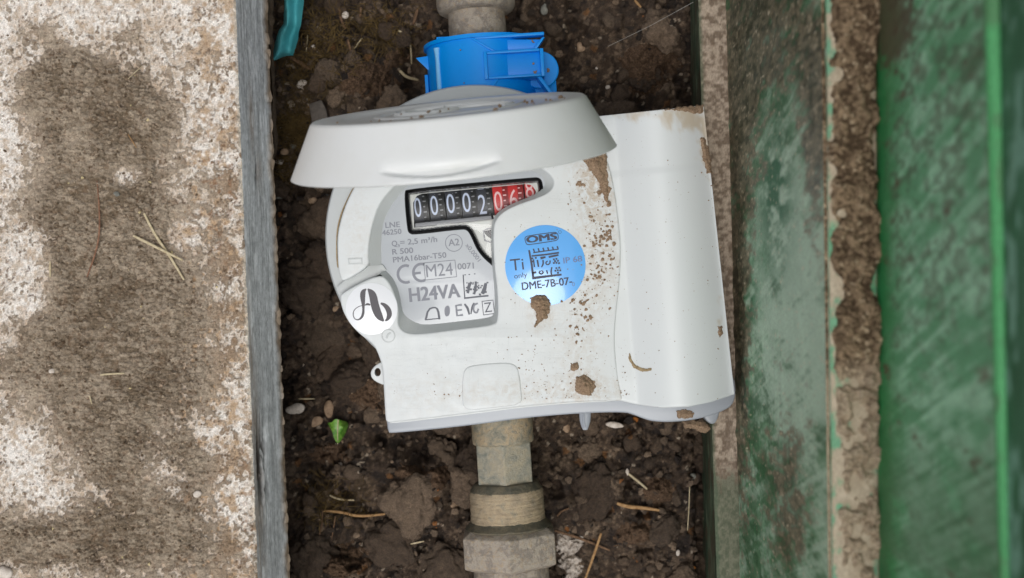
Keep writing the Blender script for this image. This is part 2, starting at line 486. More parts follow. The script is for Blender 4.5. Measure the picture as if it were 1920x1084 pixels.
# ------------------------------------------------------------------ the soil at the bottom of the pit
def gridspace(lo, hi, n): return np.linspace(lo, hi, n)
sx = np.concatenate([gridspace(-10.2, 8.6, 470)]); sy = gridspace(-12.5, 12.5, 600)
SX, SY = np.meshgrid(sx, sy)
def soil_fields(X, Y):
    wa, wb = fbm(X / .9, Y / .9, 4, 40) - .5, fbm(X / .9, Y / .9, 4, 44) - .5
    wc, wd = fbm(X / .22, Y / .22, 3, 47) - .5, fbm(X / .22, Y / .22, 3, 49) - .5
    wx, wy = X + 1.1 * wa + .16 * wc, Y + 1.1 * wb + .16 * wd
    a1, a2, ai = worley(wx / 1.5, wy / 1.5, 3)
    b1, b2, bi = worley(wx / .55 + 3, wy / .55, 11)
    d1, d2, di = worley((X + .2 * wc) / .21, (Y + .2 * wd) / .21 + 7, 23)
    e1, e2, ei = worley(X / .10, Y / .10, 31)
    big = fbm(X / 3.6, Y / 3.6, 4, 60)
    patch = sst(.40, .60, fbm(X / 1.6, Y / 1.6, 3, 77))       # crumbly here, smeared smooth there
    dome = lambda f, r_: np.sqrt(np.clip(1 - (f / r_) ** 2, 0, 1))
    h = -6.35 + 2.3 * (big - .5)
    h += .50 * (dome(a1, .95) - .5) * (.2 + 1.2 * ai)
    h += .42 * (dome(b1, .85) - .5) * (.1 + 1.3 * bi ** 1.5) * (.3 + .9 * patch)
    h += .17 * (dome(d1, .8) - .4) * (.1 + 1.3 * di ** 1.5) * (.3 + .9 * patch)
    h += .06 * dome(e1, .8) * (.3 + .9 * patch)
    h += .75 * (fbm(X / .9, Y / .9, 5, 90, .55) - .5)
    pit = sst(.60, .74, fbm(X / .8, Y / .8, 4, 95)); h -= .55 * pit
    return h, ai, bi, di, ei, patch, pit, b1, d1
H, ai, bi, di, ei, patch, crack, b1, d1 = soil_fields(SX, SY)
spx = 960 + SX / (K * (D + 5.7) / D); spy = 542 - SY / (K * (D + 5.7) / D)
for cx, cy, rx, ry, dz in ((790, 830, 90, 40, -1.6), (850, 900, 26, 60, -1.2), (1050, 830, 90, 50, -.7), (700, 880, 60, 50, .5), (790, 905, 50, 38, .8),
                           (650, 120, 60, 50, .25), (700, 140, 60, 50, .45), (770, 120, 18, 60, -1.0), (1230, 925, 50, 45, .6), (1170, 985, 60, 30, .3),
                           (1240, 940, 26, 14, -.7), (560, 800, 60, 60, .4), (600, 640, 60, 80, -.3), (1180, 90, 90, 90, .35), (1060, 130, 40, 60, -.6), (640, 1040, 120, 60, .35),
                           (700, 1045, 60, 8, -.5), (1080, 920, 14, 28, -.5), (590, 250, 50, 70, -.3), (540, 300, 30, 20, -.6)):
    H += dz * gs(spx, spy, cx, cy, rx, ry)
wl = 1290 + 24 * spy / 1084
H -= 1.5 * np.exp(-((spx - wl - 6) / 12) ** 2) * (.3 + .9 * fbm(spy / 60, spx * 0 + 3, 3, 8)) * sst(450, 750, spy)
dark, mid, lite = np.array(c(40, 30, 23)[:3]), np.array(c(78, 62, 48)[:3]), np.array(c(134, 114, 94)[:3])
tone = .50 * fbm(SX / .7, SY / .7, 5, 101, .6) + .14 * bi + .20 * di + .16 * ei
CL = mix(mix(dark, mid, sst(.28, .56, tone)), lite, sst(.52, .76, tone))
right = sst(980, 1100, spx)
CL = mix(CL, CL * np.array([1.0, .99, .97]), right)
mossy = sst(.52, .70, fbm(SX / .9, SY / .9, 4, 140)) * np.clip(gs(spx, spy, 560, 180, 120, 200) + gs(spx, spy, 650, 60, 130, 80) + .8 * gs(spx, spy, 620, 930, 80, 70), 0, 1)
CL = mix(CL, np.array(c(92, 74, 40)[:3]), mossy * .45)
spk = (ei > .975) & (fbm(SX / .6, SY / .6, 2, 160) > .5); CL[spk] = c(176, 160, 140)[:3]
spk = (di > .985); CL[spk] = c(120, 84, 50)[:3]
soil = grid_mesh('soil', SX, SY, H, MAT['soil'], None, CL); tag(soil, 'dark damp crumbly soil at the bottom of the pit', 'soil', kind='structure')

def soil_h(x, y):
    i = min(max((x + 10.2) / 18.8 * 469, 0), 468.99); j = min(max((y + 12.5) / 25 * 599, 0), 598.99)
    a, b = int(i), int(j); u, v = i - a, j - b
    return float((H[b, a] * (1 - u) + H[b, a + 1] * u) * (1 - v) + (H[b + 1, a] * (1 - u) + H[b + 1, a + 1] * u) * v)

def on_soil(px, py, up=0.0):
    z = -5.6
    for _ in range(5):
        p = W(px, py, z); z = .5 * z + .5 * (soil_h(p[0], p[1]) + up)
    return W(px, py, z)

gx, gy = np.meshgrid(np.linspace(-400, 400, 60), np.linspace(-400, 400, 60))
gcol = mix(np.array(c(86, 70, 54)[:3]), np.array(c(120, 100, 80)[:3]), fbm(gx / 30, gy / 30, 4, 5))
ground = grid_mesh('ground', gx, gy, -9.5 + 1.0 * (fbm(gx / 20, gy / 20, 3, 9) - .5), MAT['dry_soil'], None, gcol); tag(ground, kind='structure')

# ------------------------------------------------------------------ the weathered slab on the left
ZT, ZB = 1.0, -.7
e0, e1 = W(441, 0, ZT), W(483, 1084, ZT)
def edge_x(y): return e0[0] + (e1[0] - e0[0]) * (y - e0[1]) / (e1[1] - e0[1])
slab = empty('weathered_slab', (-14, 0, -7)); tag(slab, 'thick weathered slab with dirt-crusted whitish top and grey grained side, left of the pit', 'slab')
vv = np.concatenate([np.linspace(-22, -10, 60)[:-1], np.linspace(-10, 10, 860), np.linspace(10, 22, 60)[1:]])
uu = np.concatenate([np.linspace(0, .12, 8)[:-1], np.linspace(.12, 9.6, 400), np.linspace(9.6, 30, 50)[1:]])
U, Vv = np.meshgrid(uu, vv)
EX = np.vectorize(edge_x)(vv)[:, None] + .02 * (fbm(vv / .5, vv * 0, 4, 4) - .5)[:, None] - .008 * np.clip(fbm(vv / .2, vv * 0 + 5, 2, 14) - .55, 0, 1)[:, None] * 6
TX = EX - U; TY = Vv
tpx = 960 + TX / (K * (D - ZT) / D); tpy = 542 - TY / (K * (D - ZT) / D)
F_ = -.20
blobs = [(120, 190, 70, 90, .45), (270, 190, 60, 90, .35), (90, 400, 50, 50, .3), (300, 560, 70, 80, .3), (330, 730, 80, 60, .35), (200, 210, 110, 110, .75), (230, 420, 90, 130, .85), (160, 330, 80, 130, .6), (180, 540, 110, 140, .85), (250, 620, 90, 100, .55), (190, 750, 120, 90, .85),
         (110, 640, 40, 60, .4), (200, 880, 70, 90, .55), (60, 1010, 180, 60, .75), (240, 1010, 180, 90, .55), (330, 880, 90, 120, .35), (60, 620, 40, 30, .4), (380, 600, 60, 120, .25), (390, 420, 60, 60, .28), (420, 150, 20, 100, .1),
         (400, 1020, 80, 80, .25), (20, 680, 60, 40, .45), (90, 150, 60, 70, .35), (40, 420, 30, 40, .25), (330, 200, 30, 60, .2), (360, 860, 60, 60, .25),
         (230, 330, 30, 24, -1.2), (138, 262, 26, 24, -.8), (20, 300, 60, 70, -.5), (30, 480, 60, 80, -.4), (70, 560, 40, 60, -.35), (80, 920, 90, 70, -.55), (20, 850, 50, 70, -.4), (345, 440, 28, 50, -.4), (380, 330, 50, 90, -.2),
         (330, 130, 50, 60, -.35), (220, 20, 320, 50, -.45), (430, 120, 40, 130, -.3), (200, 195, 22, 18, -.3), (420, 880, 40, 120, -.35), (300, 900, 40, 30, -.35), (300, 785, 20, 40, -.35), (380, 240, 30, 20, -.35), (270, 530, 20, 16, -.3)]
for cx, cy, a, b, w in blobs: F_ = F_ + w * gs(tpx, tpy, cx, cy, a, b)
F_ = F_ + np.where(tpx < -40, .3 * (fbm(TX / 3, TY / 3, 3, 2) - .3), 0)
n1 = fbm(TX / .8, TY / .8, 4, 201); n2 = fbm(TX / .16, TY / .16, 4, 210); n3 = fbm(TX / .07, TY / .09, 3, 221)
warpx, warpy = TX + .12 * (n1 - .5), TY + .12 * (n2 - .5)
w1, w2, wi = worley(warpx / .26, warpy / .15, 230); x1, x2, xi = worley(TX / .10, TY / .07, 240)
dirt = sst(-.12, .10, F_ * .85 + 1.15 * (n1 - .5) + 1.45 * (n2 - .5) + 1.05 * (n3 - .5) + .03)
thick = sst(.05, .6, F_ + .4 * (n1 - .5))
white = mix(np.array(c(196, 180, 162)[:3]), np.array(c(238, 231, 222)[:3]), sst(.30, .58, .55 * n2 + .45 * n3))
tan = np.clip(1.1 * gs(tpx, tpy, 420, 330, 60, 140) + .9 * gs(tpx, tpy, 440, 700, 70, 200) + gs(tpx, tpy, 450, 1000, 60, 150) + .45 + .5 * sst(290, 400, tpx), 0, 1)
white = mix(white, np.array(c(176, 146, 112)[:3]), sst(.45, .68, fbm(TX / .3, TY / .3, 5, 250, .62)) * tan * .8)
dcol = mix(np.array(c(118, 103, 85)[:3]), np.array(c(164, 149, 130)[:3]), sst(.3, .7, .5 * n1 + .25 * wi + .25 * n3))
dcol = mix(dcol, np.array(c(176, 160, 142)[:3]), .45 * (1 - thick) * sst(.36, .64, n2))
dcol = dcol * (.84 + .32 * xi)[..., None]
dcol = mix(dcol, np.array(c(140, 112, 84)[:3]), .5 * sst(380, 430, tpx) * sst(.45, .6, n1))
TC = mix(white, dcol, dirt)
rust = sst(.60, .72, fbm(TX / .16, TY / .16, 4, 261, .6)) * (.25 + .75 * np.clip(gs(tpx, tpy, 410, 350, 50, 140) + gs(tpx, tpy, 470, 960, 18, 130), 0, 1))
TC = mix(TC, np.array(c(134, 92, 58)[:3]), rust * .6)
pk = sst(.62, .76, fbm(TX / .10, TY / .10, 3, 225, .6)) * sst(.40, .60, fbm(TX / .45, TY / .45, 3, 227)); TC = mix(TC, np.array(c(104, 84, 66)[:3]), pk * .8)
crackm = np.clip(1 - (w2 - w1) / .16, 0, 1) * sst(.15, .5, thick) * sst(.40, .58, fbm(TX / .9, TY / .9, 3, 270))
TC = TC * (1 - .25 * crackm[..., None])
TZ = ZT + dirt * (.02 + .05 * thick) + dirt * (.35 + .65 * thick) * (.10 * (1 - w1) * (.2 + wi) + .10 * (1 - x1) * (.1 + xi)) - .05 * crackm + .02 * (n2 - .5) + .018 * (n3 - .5) * (1 - .4 * dirt) - .012 * pk
TZ = TZ - np.where(U < .12, .07 * (1 - U / .12) ** 2, 0)
edgew = np.exp(-(U / .07) ** 2) * sst(.35, .55, fbm(TY / .7, TX * 0, 3, 281)); TC = mix(TC, np.array(c(226, 216, 200)[:3]), .7 * edgew)
grid_mesh('top_surface', TX, TY, TZ, MAT['slab'], slab, TC, flip=True)
# side
zz = np.linspace(0, 1, 70)
ZZ, V2 = np.meshgrid(zz, vv)
SZ = ZT - .07 + (ZB - ZT + .07) * ZZ
streak = fbm(SZ / .20, V2 / 3.6, 5, 301, .62); fine = fbm(SZ / .06, V2 / .8, 4, 310, .6)
bot = sst(.80, 1.0, ZZ + .22 * (fbm(V2 / .8, SZ * 0, 4, 320) - .5))
bw1, bw2, bwi = worley(V2 / .3, SZ / .3, 325)
ES = np.vectorize(edge_x)(vv)[:, None]; SXx = ES + (EX - ES) * np.exp(-ZZ / .06) + .66 * ZZ + .02 * (streak - .5) + .012 * (fine - .5) - .02 * np.exp(-(ZZ / .015) ** 2) + bot * .07 * (1 - bw1) * (.3 + bwi)
py_s = 542 - V2 / (K * (D + 1.5) / D)
SC = mix(np.array(c(150, 152, 152)[:3]), np.array(c(198, 201, 202)[:3]), sst(.30, .70, .4 * streak + .25 * fine + .35 * fbm(SZ / .10, V2 / .16, 4, 313, .65)))
stain = np.clip(gs(ZZ, py_s, .12, 900, .16, 190) + .7 * gs(ZZ, py_s, .35, 240, .08, 60) + .5 * gs(ZZ, py_s, .55, 330, .1, 40) + .6 * gs(ZZ, py_s, .05, 620, .06, 120), 0, 1)
SC = mix(SC, np.array(c(124, 104, 82)[:3]), stain * (.35 + .65 * sst(.35, .6, .5 * streak + .5 * fine)))
gash = np.clip(1.3 * gs(ZZ, py_s, .32, 870, .10, 75) + 1.2 * gs(ZZ, py_s, .18, 850, .05, 60) + .8 * gs(ZZ, py_s, .45, 330, .05, 22), 0, 1) * sst(.30, .50, fbm(SZ / .14, V2 / .8, 4, 340))
SC = mix(SC, np.array(c(52, 44, 38)[:3]), gash); SXx = SXx - .10 * gash
SC = mix(SC, np.array(c(222, 224, 224)[:3]), sst(.70, .80, fbm(SZ / .16, V2 / .9, 3, 350)) * .5)
SC = mix(SC, mix(np.array(c(104, 88, 70)[:3]), np.array(c(160, 142, 122)[:3]), bwi), bot)
grid_mesh('side_face', SXx, V2, SZ, MAT['slab_side'], slab, SC)
# darker lower layer and footing below the slab
yy = np.linspace(-22, 22, 420); z4 = np.linspace(ZB - .05, -8.5, 70); Z4, Y4 = np.meshgrid(z4, yy)
q1, q2, qi = worley(Y4 / .4, Z4 / .4, 360)
XF = np.vectorize(edge_x)(yy)[:, None] - .6 + .20 * (fbm(Y4 / 1.4, Z4 / 1.4, 4, 365) - .5) + .12 * (1 - q1) * qi + 1.28 * sst(6.0, 4.2, np.abs(Y4 - 9)) * sst(-2.2, -1.6, Z4)
grid_mesh('footing', XF, Y4, Z4, MAT['dry_soil'], slab, mix(np.array(c(70, 58, 46)[:3]), np.array(c(120, 104, 86)[:3]), fbm(Y4 / .4, Z4 / .4, 3, 370)))
mk('slab_core', box_pts((0, 0, 0), Vector((1, 0, 0)), Vector((0, 1, 0)), Vector((0, 0, 1)), -40, -9.4, -21.9, 21.9, -8.5, ZT - .15), BOXF, MAT['clod'], slab, False)

# ------------------------------------------------------------------ green meter box on the right
gbox = empty('meter_box', (9, 0, -7)); tag(gbox, 'stepped green plastic meter box wall smeared with soil, right of the meter', 'meter box')
def prof_line(p0, p1, z):
    a, b = W(p0, 0, z), W(p1, 1084, z)
    return lambda y: a[0] + (b[0] - a[0]) * (y - a[1]) / (b[1] - a[1])
PV = [prof_line(1281, 1316, -8.2), prof_line(1309, 1344, -2.0), prof_line(1361, 1389, -2.05), prof_line(1549, 1562, 11.0), prof_line(1642, 1648, 10.9), prof_line(1846, 1874, 17.6), prof_line(1874, 1892, 17.8), prof_line(1950, 1970, 19.2)]
PZ = [-8.2, -2.0, -2.05, 11.0, 10.9, 17.6, 17.8, 19.2]
def wall_part(name, i, n, colf, disp, ny=520, y0=-16, y1=16):
    y = np.linspace(y0, y1, ny); t = np.linspace(0, 1, n); T, Y = np.meshgrid(t, y)
    A = np.array([PV[i](q) for q in y])[:, None]; B = np.array([PV[i + 1](q) for q in y])[:, None]
    X = A + (B - A) * T; Z = PZ[i] + (PZ[i + 1] - PZ[i]) * T + 0 * X
    px = 960 + X / (K * (D - Z) / D); py = 542 - Y / (K * (D - Z) / D)
    S = T * math.hypot(PZ[i + 1] - PZ[i], float(B[0, 0] - A[0, 0]))
    dd = disp(T, S, Y, px, py)
    dx, dz = float((B - A).mean()), PZ[i + 1] - PZ[i]; L = math.hypot(dx, dz)
    X = X - dd * dz / L; Z = Z + dd * dx / L
    return grid_mesh(name, X, Y, Z, MAT['green'], gbox, colf(T, S, Y, px, py), flip=False)
GD, GM, GL, GB = [np.array(c(*v)[:3]) for v in ((34, 74, 46), (62, 116, 84), (128, 172, 152), (60, 160, 88))]
MUD, MUDL = np.array(c(78, 66, 50)[:3]), np.array(c(160, 140, 116)[:3])
def scratch(S, Y, sd, ang=.6, st=3.2):
    a = S * math.cos(ang) - Y * math.sin(ang); b = S * math.sin(ang) + Y * math.cos(ang)
    return fbm(a / .10, b / st, 4, sd, .6)
def col_skirt(T, S, Y, px, py):
    n = fbm(S / .4, Y / 1.6, 4, 401)
    return mix(mix(np.array(c(58, 78, 58)[:3]), np.array(c(104, 116, 92)[:3]), sst(.35, .65, n)), MUD, sst(.45, .65, fbm(S / .5, Y / .8, 4, 405)) * .8)
def col_ledge1(T, S, Y, px, py):
    n = fbm(S / .12, Y / .12, 4, 411)
    d = mix(np.array(c(122, 104, 86)[:3]), np.array(c(182, 164, 144)[:3]), sst(.3, .7, n))
    g = np.clip(sst(.18, .0, T + .12 * (n - .5)) * .8 + sst(870, 915, py + 90 * (n - .5)) * .8, 0, 1)
    return mix(d, mix(np.array(c(66, 84, 60)[:3]), np.array(c(104, 110, 88)[:3]), n), g)
def col_wall1(T, S, Y, px, py):
    u = S / 4.6          # the wall is seen almost along its height: marks on it are long and upright
    s = scratch(u, Y, 421, .62, 1.5); s2 = scratch(u, Y, 433, -.10, 1.6)
    n = fbm(u / .55, Y / .9, 4, 425); f = fbm(u / .10, Y / .13, 4, 429, .6); g = fbm(u / .30, Y / .42, 4, 431); ff = fbm(u / .045, Y / .06, 3, 434)
    C_ = mix(mix(np.array(c(60, 98, 64)[:3]), np.array(c(100, 140, 104)[:3]), sst(.32, .62, .5 * n + .3 * g + .2 * f)), np.array(c(166, 188, 164)[:3]), sst(.42, .70, .28 * s + .42 * n + .3 * f + .30 * gs(px, py, 1510, 580, 60, 260) + .02) * .9)
    lush = np.clip(gs(px, py, 1455, 330, 30, 90) + gs(px, py, 1400, 560, 22, 60) + .6 * gs(px, py, 1450, 440, 40, 100), 0, 1); C_ = mix(C_, np.array(c(30, 92, 56)[:3]), lush * sst(.35, .6, g + .1))
    mud = np.clip(1.0 * gs(px, py, 1385, 640, 26, 460) + .85 * gs(px, py, 1440, 40, 110, 170) + .9 * gs(px, py, 1530, 260, 32, 230) + .85 * gs(px, py, 1475, 930, 46, 190) + .5 * gs(px, py, 1400, 200, 40, 220), 0, 1)
    MC = mix(mix(np.array(c(60, 52, 38)[:3]), np.array(c(104, 92, 72)[:3]), sst(.3, .6, f)), np.array(c(150, 132, 108)[:3]), sst(.55, .75, .5 * f + .5 * ff) * .8)
    C_ = mix(C_, MC, sst(.40, .66, .55 * mud + .5 * (g - .5) + .45 * (f - .5) + .22) * .9)
    C_ = mix(C_, np.array(c(188, 176, 150)[:3]), sst(.76, .84, ff + .12 * (f - .5)) * .7)
    C_ = C_ * 1.2 * (.9 + .2 * s2)[..., None]
    return C_
def col_ledge2(T, S, Y, px, py):
    n = fbm(S / .2, Y / .3, 4, 441); n2 = fbm(S / .5, Y / 1.0, 3, 446)
    g = mix(np.array(c(112, 152, 126)[:3]), np.array(c(98, 160, 118)[:3]), n2)
    d = mix(np.array(c(150, 132, 108)[:3]), np.array(c(186, 172, 150)[:3]), n)
    return mix(g, d, sst(.32, .56, n + .36 * np.exp(-((T - .5) / .36) ** 2) - .08))
def col_wall2(T, S, Y, px, py):
    u = S / 2.9
    s = scratch(u, Y, 451, .75, 1.1); n = fbm(u / .5, Y / .7, 4, 455); f = fbm(u / .13, Y / .17, 4, 459, .6); g = fbm(u / .26, Y / .30, 4, 457)
    C_ = mix(mix(np.array(c(40, 122, 66)[:3]), np.array(c(88, 148, 106)[:3]), sst(.04, .30, T + .16 * (n - .5))), np.array(c(150, 194, 162)[:3]), sst(.43, .67, .36 * s + .32 * n + .32 * g + .04) * .85 * sst(.06, .36, T))
    top = sst(820, 420, py)
    C_ = mix(C_, np.array(c(72, 84, 62)[:3]), sst(.50, .64, .6 * f + .4 * g + .05 * top - .01) * (.25 + .4 * top) * sst(.06, .2, T))
    C_ = mix(C_, np.array(c(84, 66, 48)[:3]), sst(.66, .76, .5 * f + .5 * g) * .8)
    C_ = mix(C_, np.array(c(60, 94, 62)[:3]), sst(720, 1000, py) * .55 * sst(.35, .6, n + .1))
    C_ = mix(C_, MUD, sst(.35, .65, gs(px, py, 1670, 40, 50, 110) + .6 * (f - .5)) * .85)
    C_ = C_ * 1.15 * (.86 + .28 * s)[..., None]
    return C_
def col_rib(T, S, Y, px, py):
    n = fbm(S / .3, Y / 1.0, 4, 461); return mix(mix(np.array(c(66, 140, 84)[:3]), np.array(c(84, 160, 102)[:3]), n), np.array(c(78, 120, 80)[:3]), .75 * sst(.5, .7, fbm(S / .3, Y / .5, 4, 466)))
def col_top(T, S, Y, px, py):
    n = fbm(S / .8, Y / 1.6, 4, 471); return mix(mix(GD, GM, n), GL * .9, sst(.45, .7, fbm(S / .3, Y / .6, 4, 475)) * .7)
nod = lambda T, S, Y, px, py: .02 * (fbm(S / .3, Y / .5, 3, 480) - .5)
wall_part('skirting', 0, 60, col_skirt, lambda T, S, Y, px, py: .10 * (fbm(S / .5, Y / 1.2, 4, 481) - .5))
wall_part('lower_ledge', 1, 36, col_ledge1, lambda T, S, Y, px, py: (.05 * (fbm(S / .15, Y / .15, 4, 483) - .3)) * sst(905, 880, py))
def d_w1(T, S, Y, px, py):
    mud = np.clip(gs(px, py, 1395, 700, 36, 500) + .8 * gs(px, py, 1470, 900, 40, 180) + .5 * gs(px, py, 1450, 60, 110, 200), 0, 1)
    q1, q2, qi = worley(S / .22, Y / .35, 485)
    return .03 * (fbm(S / .6, Y / 1.2, 3, 486) - .5) + .07 * mud * sst(.4, .7, fbm(S / .4, Y / .8, 4, 487)) * (1 - q1) * (.4 + qi)
wall_part('lower_wall', 2, 200, col_wall1, d_w1, 620)
wall_part('upper_ledge', 3, 50, col_ledge2, lambda T, S, Y, px, py: -.05 * (np.abs(T - .5) * 2) ** 6 + .01 * (fbm(S / .2, Y / .2, 3, 488) - .5))
wall_part('upper_wall', 4, 120, col_wall2, nod, 560)
wall_part('rib', 5, 16, col_rib, lambda T, S, Y, px, py: .09 * np.sqrt(np.clip(1 - (2 * T - 1) ** 2, 0, 1)), 360)
wall_part('rim_wall', 6, 40, col_top, nod, 300)
mk('outer_wall', box_pts((0, 0, 0), Vector((1, 0, 0)), Vector((0, 1, 0)), Vector((0, 0, 1)), PV[7](0) + .6, PV[7](0) + 3, -15.9, 15.9, -9, 19.0), BOXF, MAT['moss'], gbox, False)
# soil lying on the upper ledge
y = np.linspace(-8, 8, 760); t = np.linspace(-.06, 1.22, 84); T, Y = np.meshgrid(t, y)
A = np.array([PV[3](q) for q in y])[:, None]; B = np.array([PV[4](q) for q in y])[:, None]; X = A + (B - A) * T
py = 542 - Y / (K * (D - 11) / D); nw = 1.6 * fbm(X / .2, Y / .2, 3, 499)
l1, l2, li = worley(X / .22 + nw, Y / .22 - nw, 501); k1, k2, ki = worley(X / .075, Y / .075, 505); nb = fbm(X / .8, Y / .8, 4, 509); nf = fbm(X / .25, Y / .25, 3, 512)
env = sst(.0, .22, T + .55 * (nb - .5) + .2 * (nf - .5)) * sst(1.06, .86, T + .5 * (fbm(X / .5, Y / .5, 3, 515) - .5) - .16 * gs(T * 0, py, 0, 30, 1, 90) - .14 * gs(T * 0, py, 0, 480, 1, 26) - .14 * gs(T * 0, py, 0, 620, 1, 60))
lowr = sst(660, 735, py + 60 * (nb - .5)); env = env * (1 - lowr * (.72 - .5 * sst(.42, .62, fbm(X / .35, Y / .35, 4, 517)))) * (1 - .95 * gs(T, py, .18, 140, .2, 22))
lt = -.10 + env * (.12 + .20 * nb + .12 * (1 - l1) * (.3 + li) + .07 * (1 - k1) * (.3 + ki) + .10 * nf)
LC = mix(mix(np.array(c(84, 68, 52)[:3]), np.array(c(150, 128, 102)[:3]), sst(.3, .7, .4 * ki + .3 * li + .3 * nf)), np.array(c(180, 160, 132)[:3]), (ki > .93) * .8)
LC = mix(LC, mix(np.array(c(150, 130, 106)[:3]), np.array(c(192, 176, 152)[:3]), .5 * nf + .5 * ki), lowr * .85)
ls = grid_mesh('ledge_soil', X, Y, 10.93 + lt - .25 * np.clip(T - 1.0, 0, 1), MAT['dry_soil'], None, LC); tag(ls, 'crumbly brown soil lying along the upper ledge of the green box', 'soil', kind='stuff')

# ------------------------------------------------------------------ brass pipework under the meter
ZP = -3.2
pa, pb = Vector(W(893, 20, ZP)), Vector(W(958, 1060, ZP))
PAX = (pa - pb).normalized()          # points up the picture
UPZ = Vector((0, 0, 1)); PXR = PAX.cross(UPZ)   # points right
def on_axis(py, z=ZP):
    s = K * (D - z) / D; y = (542 - py) * s
    t = (y - pa.y) / (pb.y - pa.y); return pa + (pb - pa) * t
pipe = empty('brass_pipe', (pb.x, 0, -4.3)); tag(pipe, 'dirty brass water pipe with hexagonal unions running under the white meter', 'pipe')
def seg_prof(py0, py1, zf):
    return (on_axis(py0, zf) - on_axis(py1, zf)).length
def pipe_part(name, py0, py1, zf, r0, r1, mat, hexa=False, bev=.06, jit=.012, parent=pipe, ph=0, thread=0.0):
    o = on_axis(py1, zf); L = seg_prof(py0, py1, zf)
    if hexa:
        pr = [(0, r1 * .84), (.12, r1), (L - (.30 if r0 > 1.5 else .10), r0), (L, r0 * (.74 if r0 > 1.5 else .86))]
        return bevel_obj(revolve(name, o, PAX, pr, mat, parent, 6, 0, ph, 30, up=UPZ), .05, 3)
    n = max(6, int(L / .12)) if not thread else 44; pr = [(0, r1 - bev)] + [(bev * .4, r1 - bev * .3)] + [(bev + (L - 2 * bev) * i / n, r1 + (r0 - r1) * i / n + thread * math.sin(i * 1.05)) for i in range(n + 1)] + [(L - bev * .4, r0 - bev * .3), (L, r0 - bev)]
    return revolve(name, o, PAX, pr, mat, parent, 72, jit, 0, 60, up=UPZ)
pipe_part('upper_nut', -120, 10, -1.9, 1.36, 1.36, MAT['brass_grey'], bev=.22)
pipe_part('upper_stub', 0, 90, -2.2, .98, 1.0, MAT['brass_grey'])
pipe_part('meter_spigot', 85, 250, -2.2, 1.5, 1.5, MAT['brass'])
revolve('flow_body', on_axis(720), PAX, [(0, .85), (2, .88), (6, .88), (9.6, .85)], MAT['brass'], pipe, 48, .01, up=UPZ)
pipe_part('outlet_collar', 740, 838, -2.2, 1.06, 1.06, MAT['brass'], bev=.08)
pipe_part('hexagonal_neck', 830, 940, -2.2, 1.07, 1.07, MAT['brass_neck'], hexa=True)
Lr = seg_prof(908, 992, -2.0)
ring_ = revolve('union_ring', on_axis(992, -2.0), PAX, [(0, 1.18), (.05, 1.25), (.12, 1.285)] + [(.12 + (Lr - .50) * i / 40, 1.285 - .02 * i / 40 + .006 * math.sin(i * 1.05)) for i in range(1, 41)] + [(Lr - .34, 1.25)], MAT['brass_tan'], pipe, 72, .016, 0, 70, up=UPZ)
revolve('ring_shoulder', on_axis(992, -2.0), PAX, [(Lr - .36, 1.252), (Lr - .32, 1.24), (Lr - .24, 1.19), (Lr - .13, 1.12), (Lr - .08, 1.06)], MAT['brass_dark'], ring_, 72, .014, 0, 70, up=UPZ)
pipe_part('union_washer', 984, 1003, -1.9, 1.30, 1.5, MAT['brass_dark'], bev=.08)
pipe_part('union_nut', 996, 1078, -1.7, 1.80, 1.80, MAT['brass_grey'], hexa=True)
pipe_part('lower_pipe', 1074, 1400, -1.9, 1.30, 1.3, MAT['brass_grey'], bev=.06)

# ------------------------------------------------------------------ blue clamp
clamp = empty('pipe_clamp', W(905, 120, -4.6)); tag(clamp, 'bright blue plastic pipe clamp round the pipe above the meter', 'clamp')
co_ = on_axis(118, -1.2); co_ = Vector((co_.x, co_.y, -3.2)) + PXR * .12
def arc_shell(name, r0, r1, b0, b1, a0, a1, mat, parent, n=60):
    V, F = [], []
    for i in range(n + 1):
        a = R(a0 + (a1 - a0) * i / n); d = PXR * math.sin(a) + UPZ * math.cos(a)
        for r_, b in ((r0, b0), (r1, b0), (r1, b1), (r0, b1)): V.append(co_ + d * r_ + PAX * b)
    for i in range(n):
        for k in range(4): F.append((i * 4 + k, i * 4 + (k + 1) % 4, (i + 1) * 4 + (k + 1) % 4, (i + 1) * 4 + k))
    F += [(3, 2, 1, 0), tuple(n * 4 + k for k in range(4))]
    return mk(name, V, F, mat, parent, True, 40)
shell = arc_shell('shell', 1.80, 1.93, -1.5, .86, -112, 112, MAT['blue'], clamp)
arc_shell('flange', 1.6, 2.02, .86, .99, -100, 52, MAT['blue'], clamp)
arc_shell('flange', 1.6, 1.98, -1.64, -1.5, -100, 100, MAT['blue'], clamp)
X_, Y_, Z_ = PXR, PAX, UPZ
def cb(name, x0, x1, y0, y1, z0, z1, mat=None, parent=clamp, bev=.025): return sbox(name, co_, X_, Y_, Z_, (x0, x1, y0, y1, z0, z1), mat or MAT['blue'], parent, bev)
# raised rectangular socket on the right half
soc = cb('socket_floor', .14, 2.0, -.50, .32, 1.2, 1.74)
cb('socket_wall', .05, .17, -.56, .36, 1.2, 2.04, parent=soc); cb('socket_wall', 1.92, 2.04, -.56, .36, 1.0, 1.99, parent=soc)
cb('socket_wall', .172, 1.918, .27, .36, 1.2, 2.02, parent=soc); cb('socket_wall', .172, 1.918, -.56, -.47, 1.2, 2.02, parent=soc)
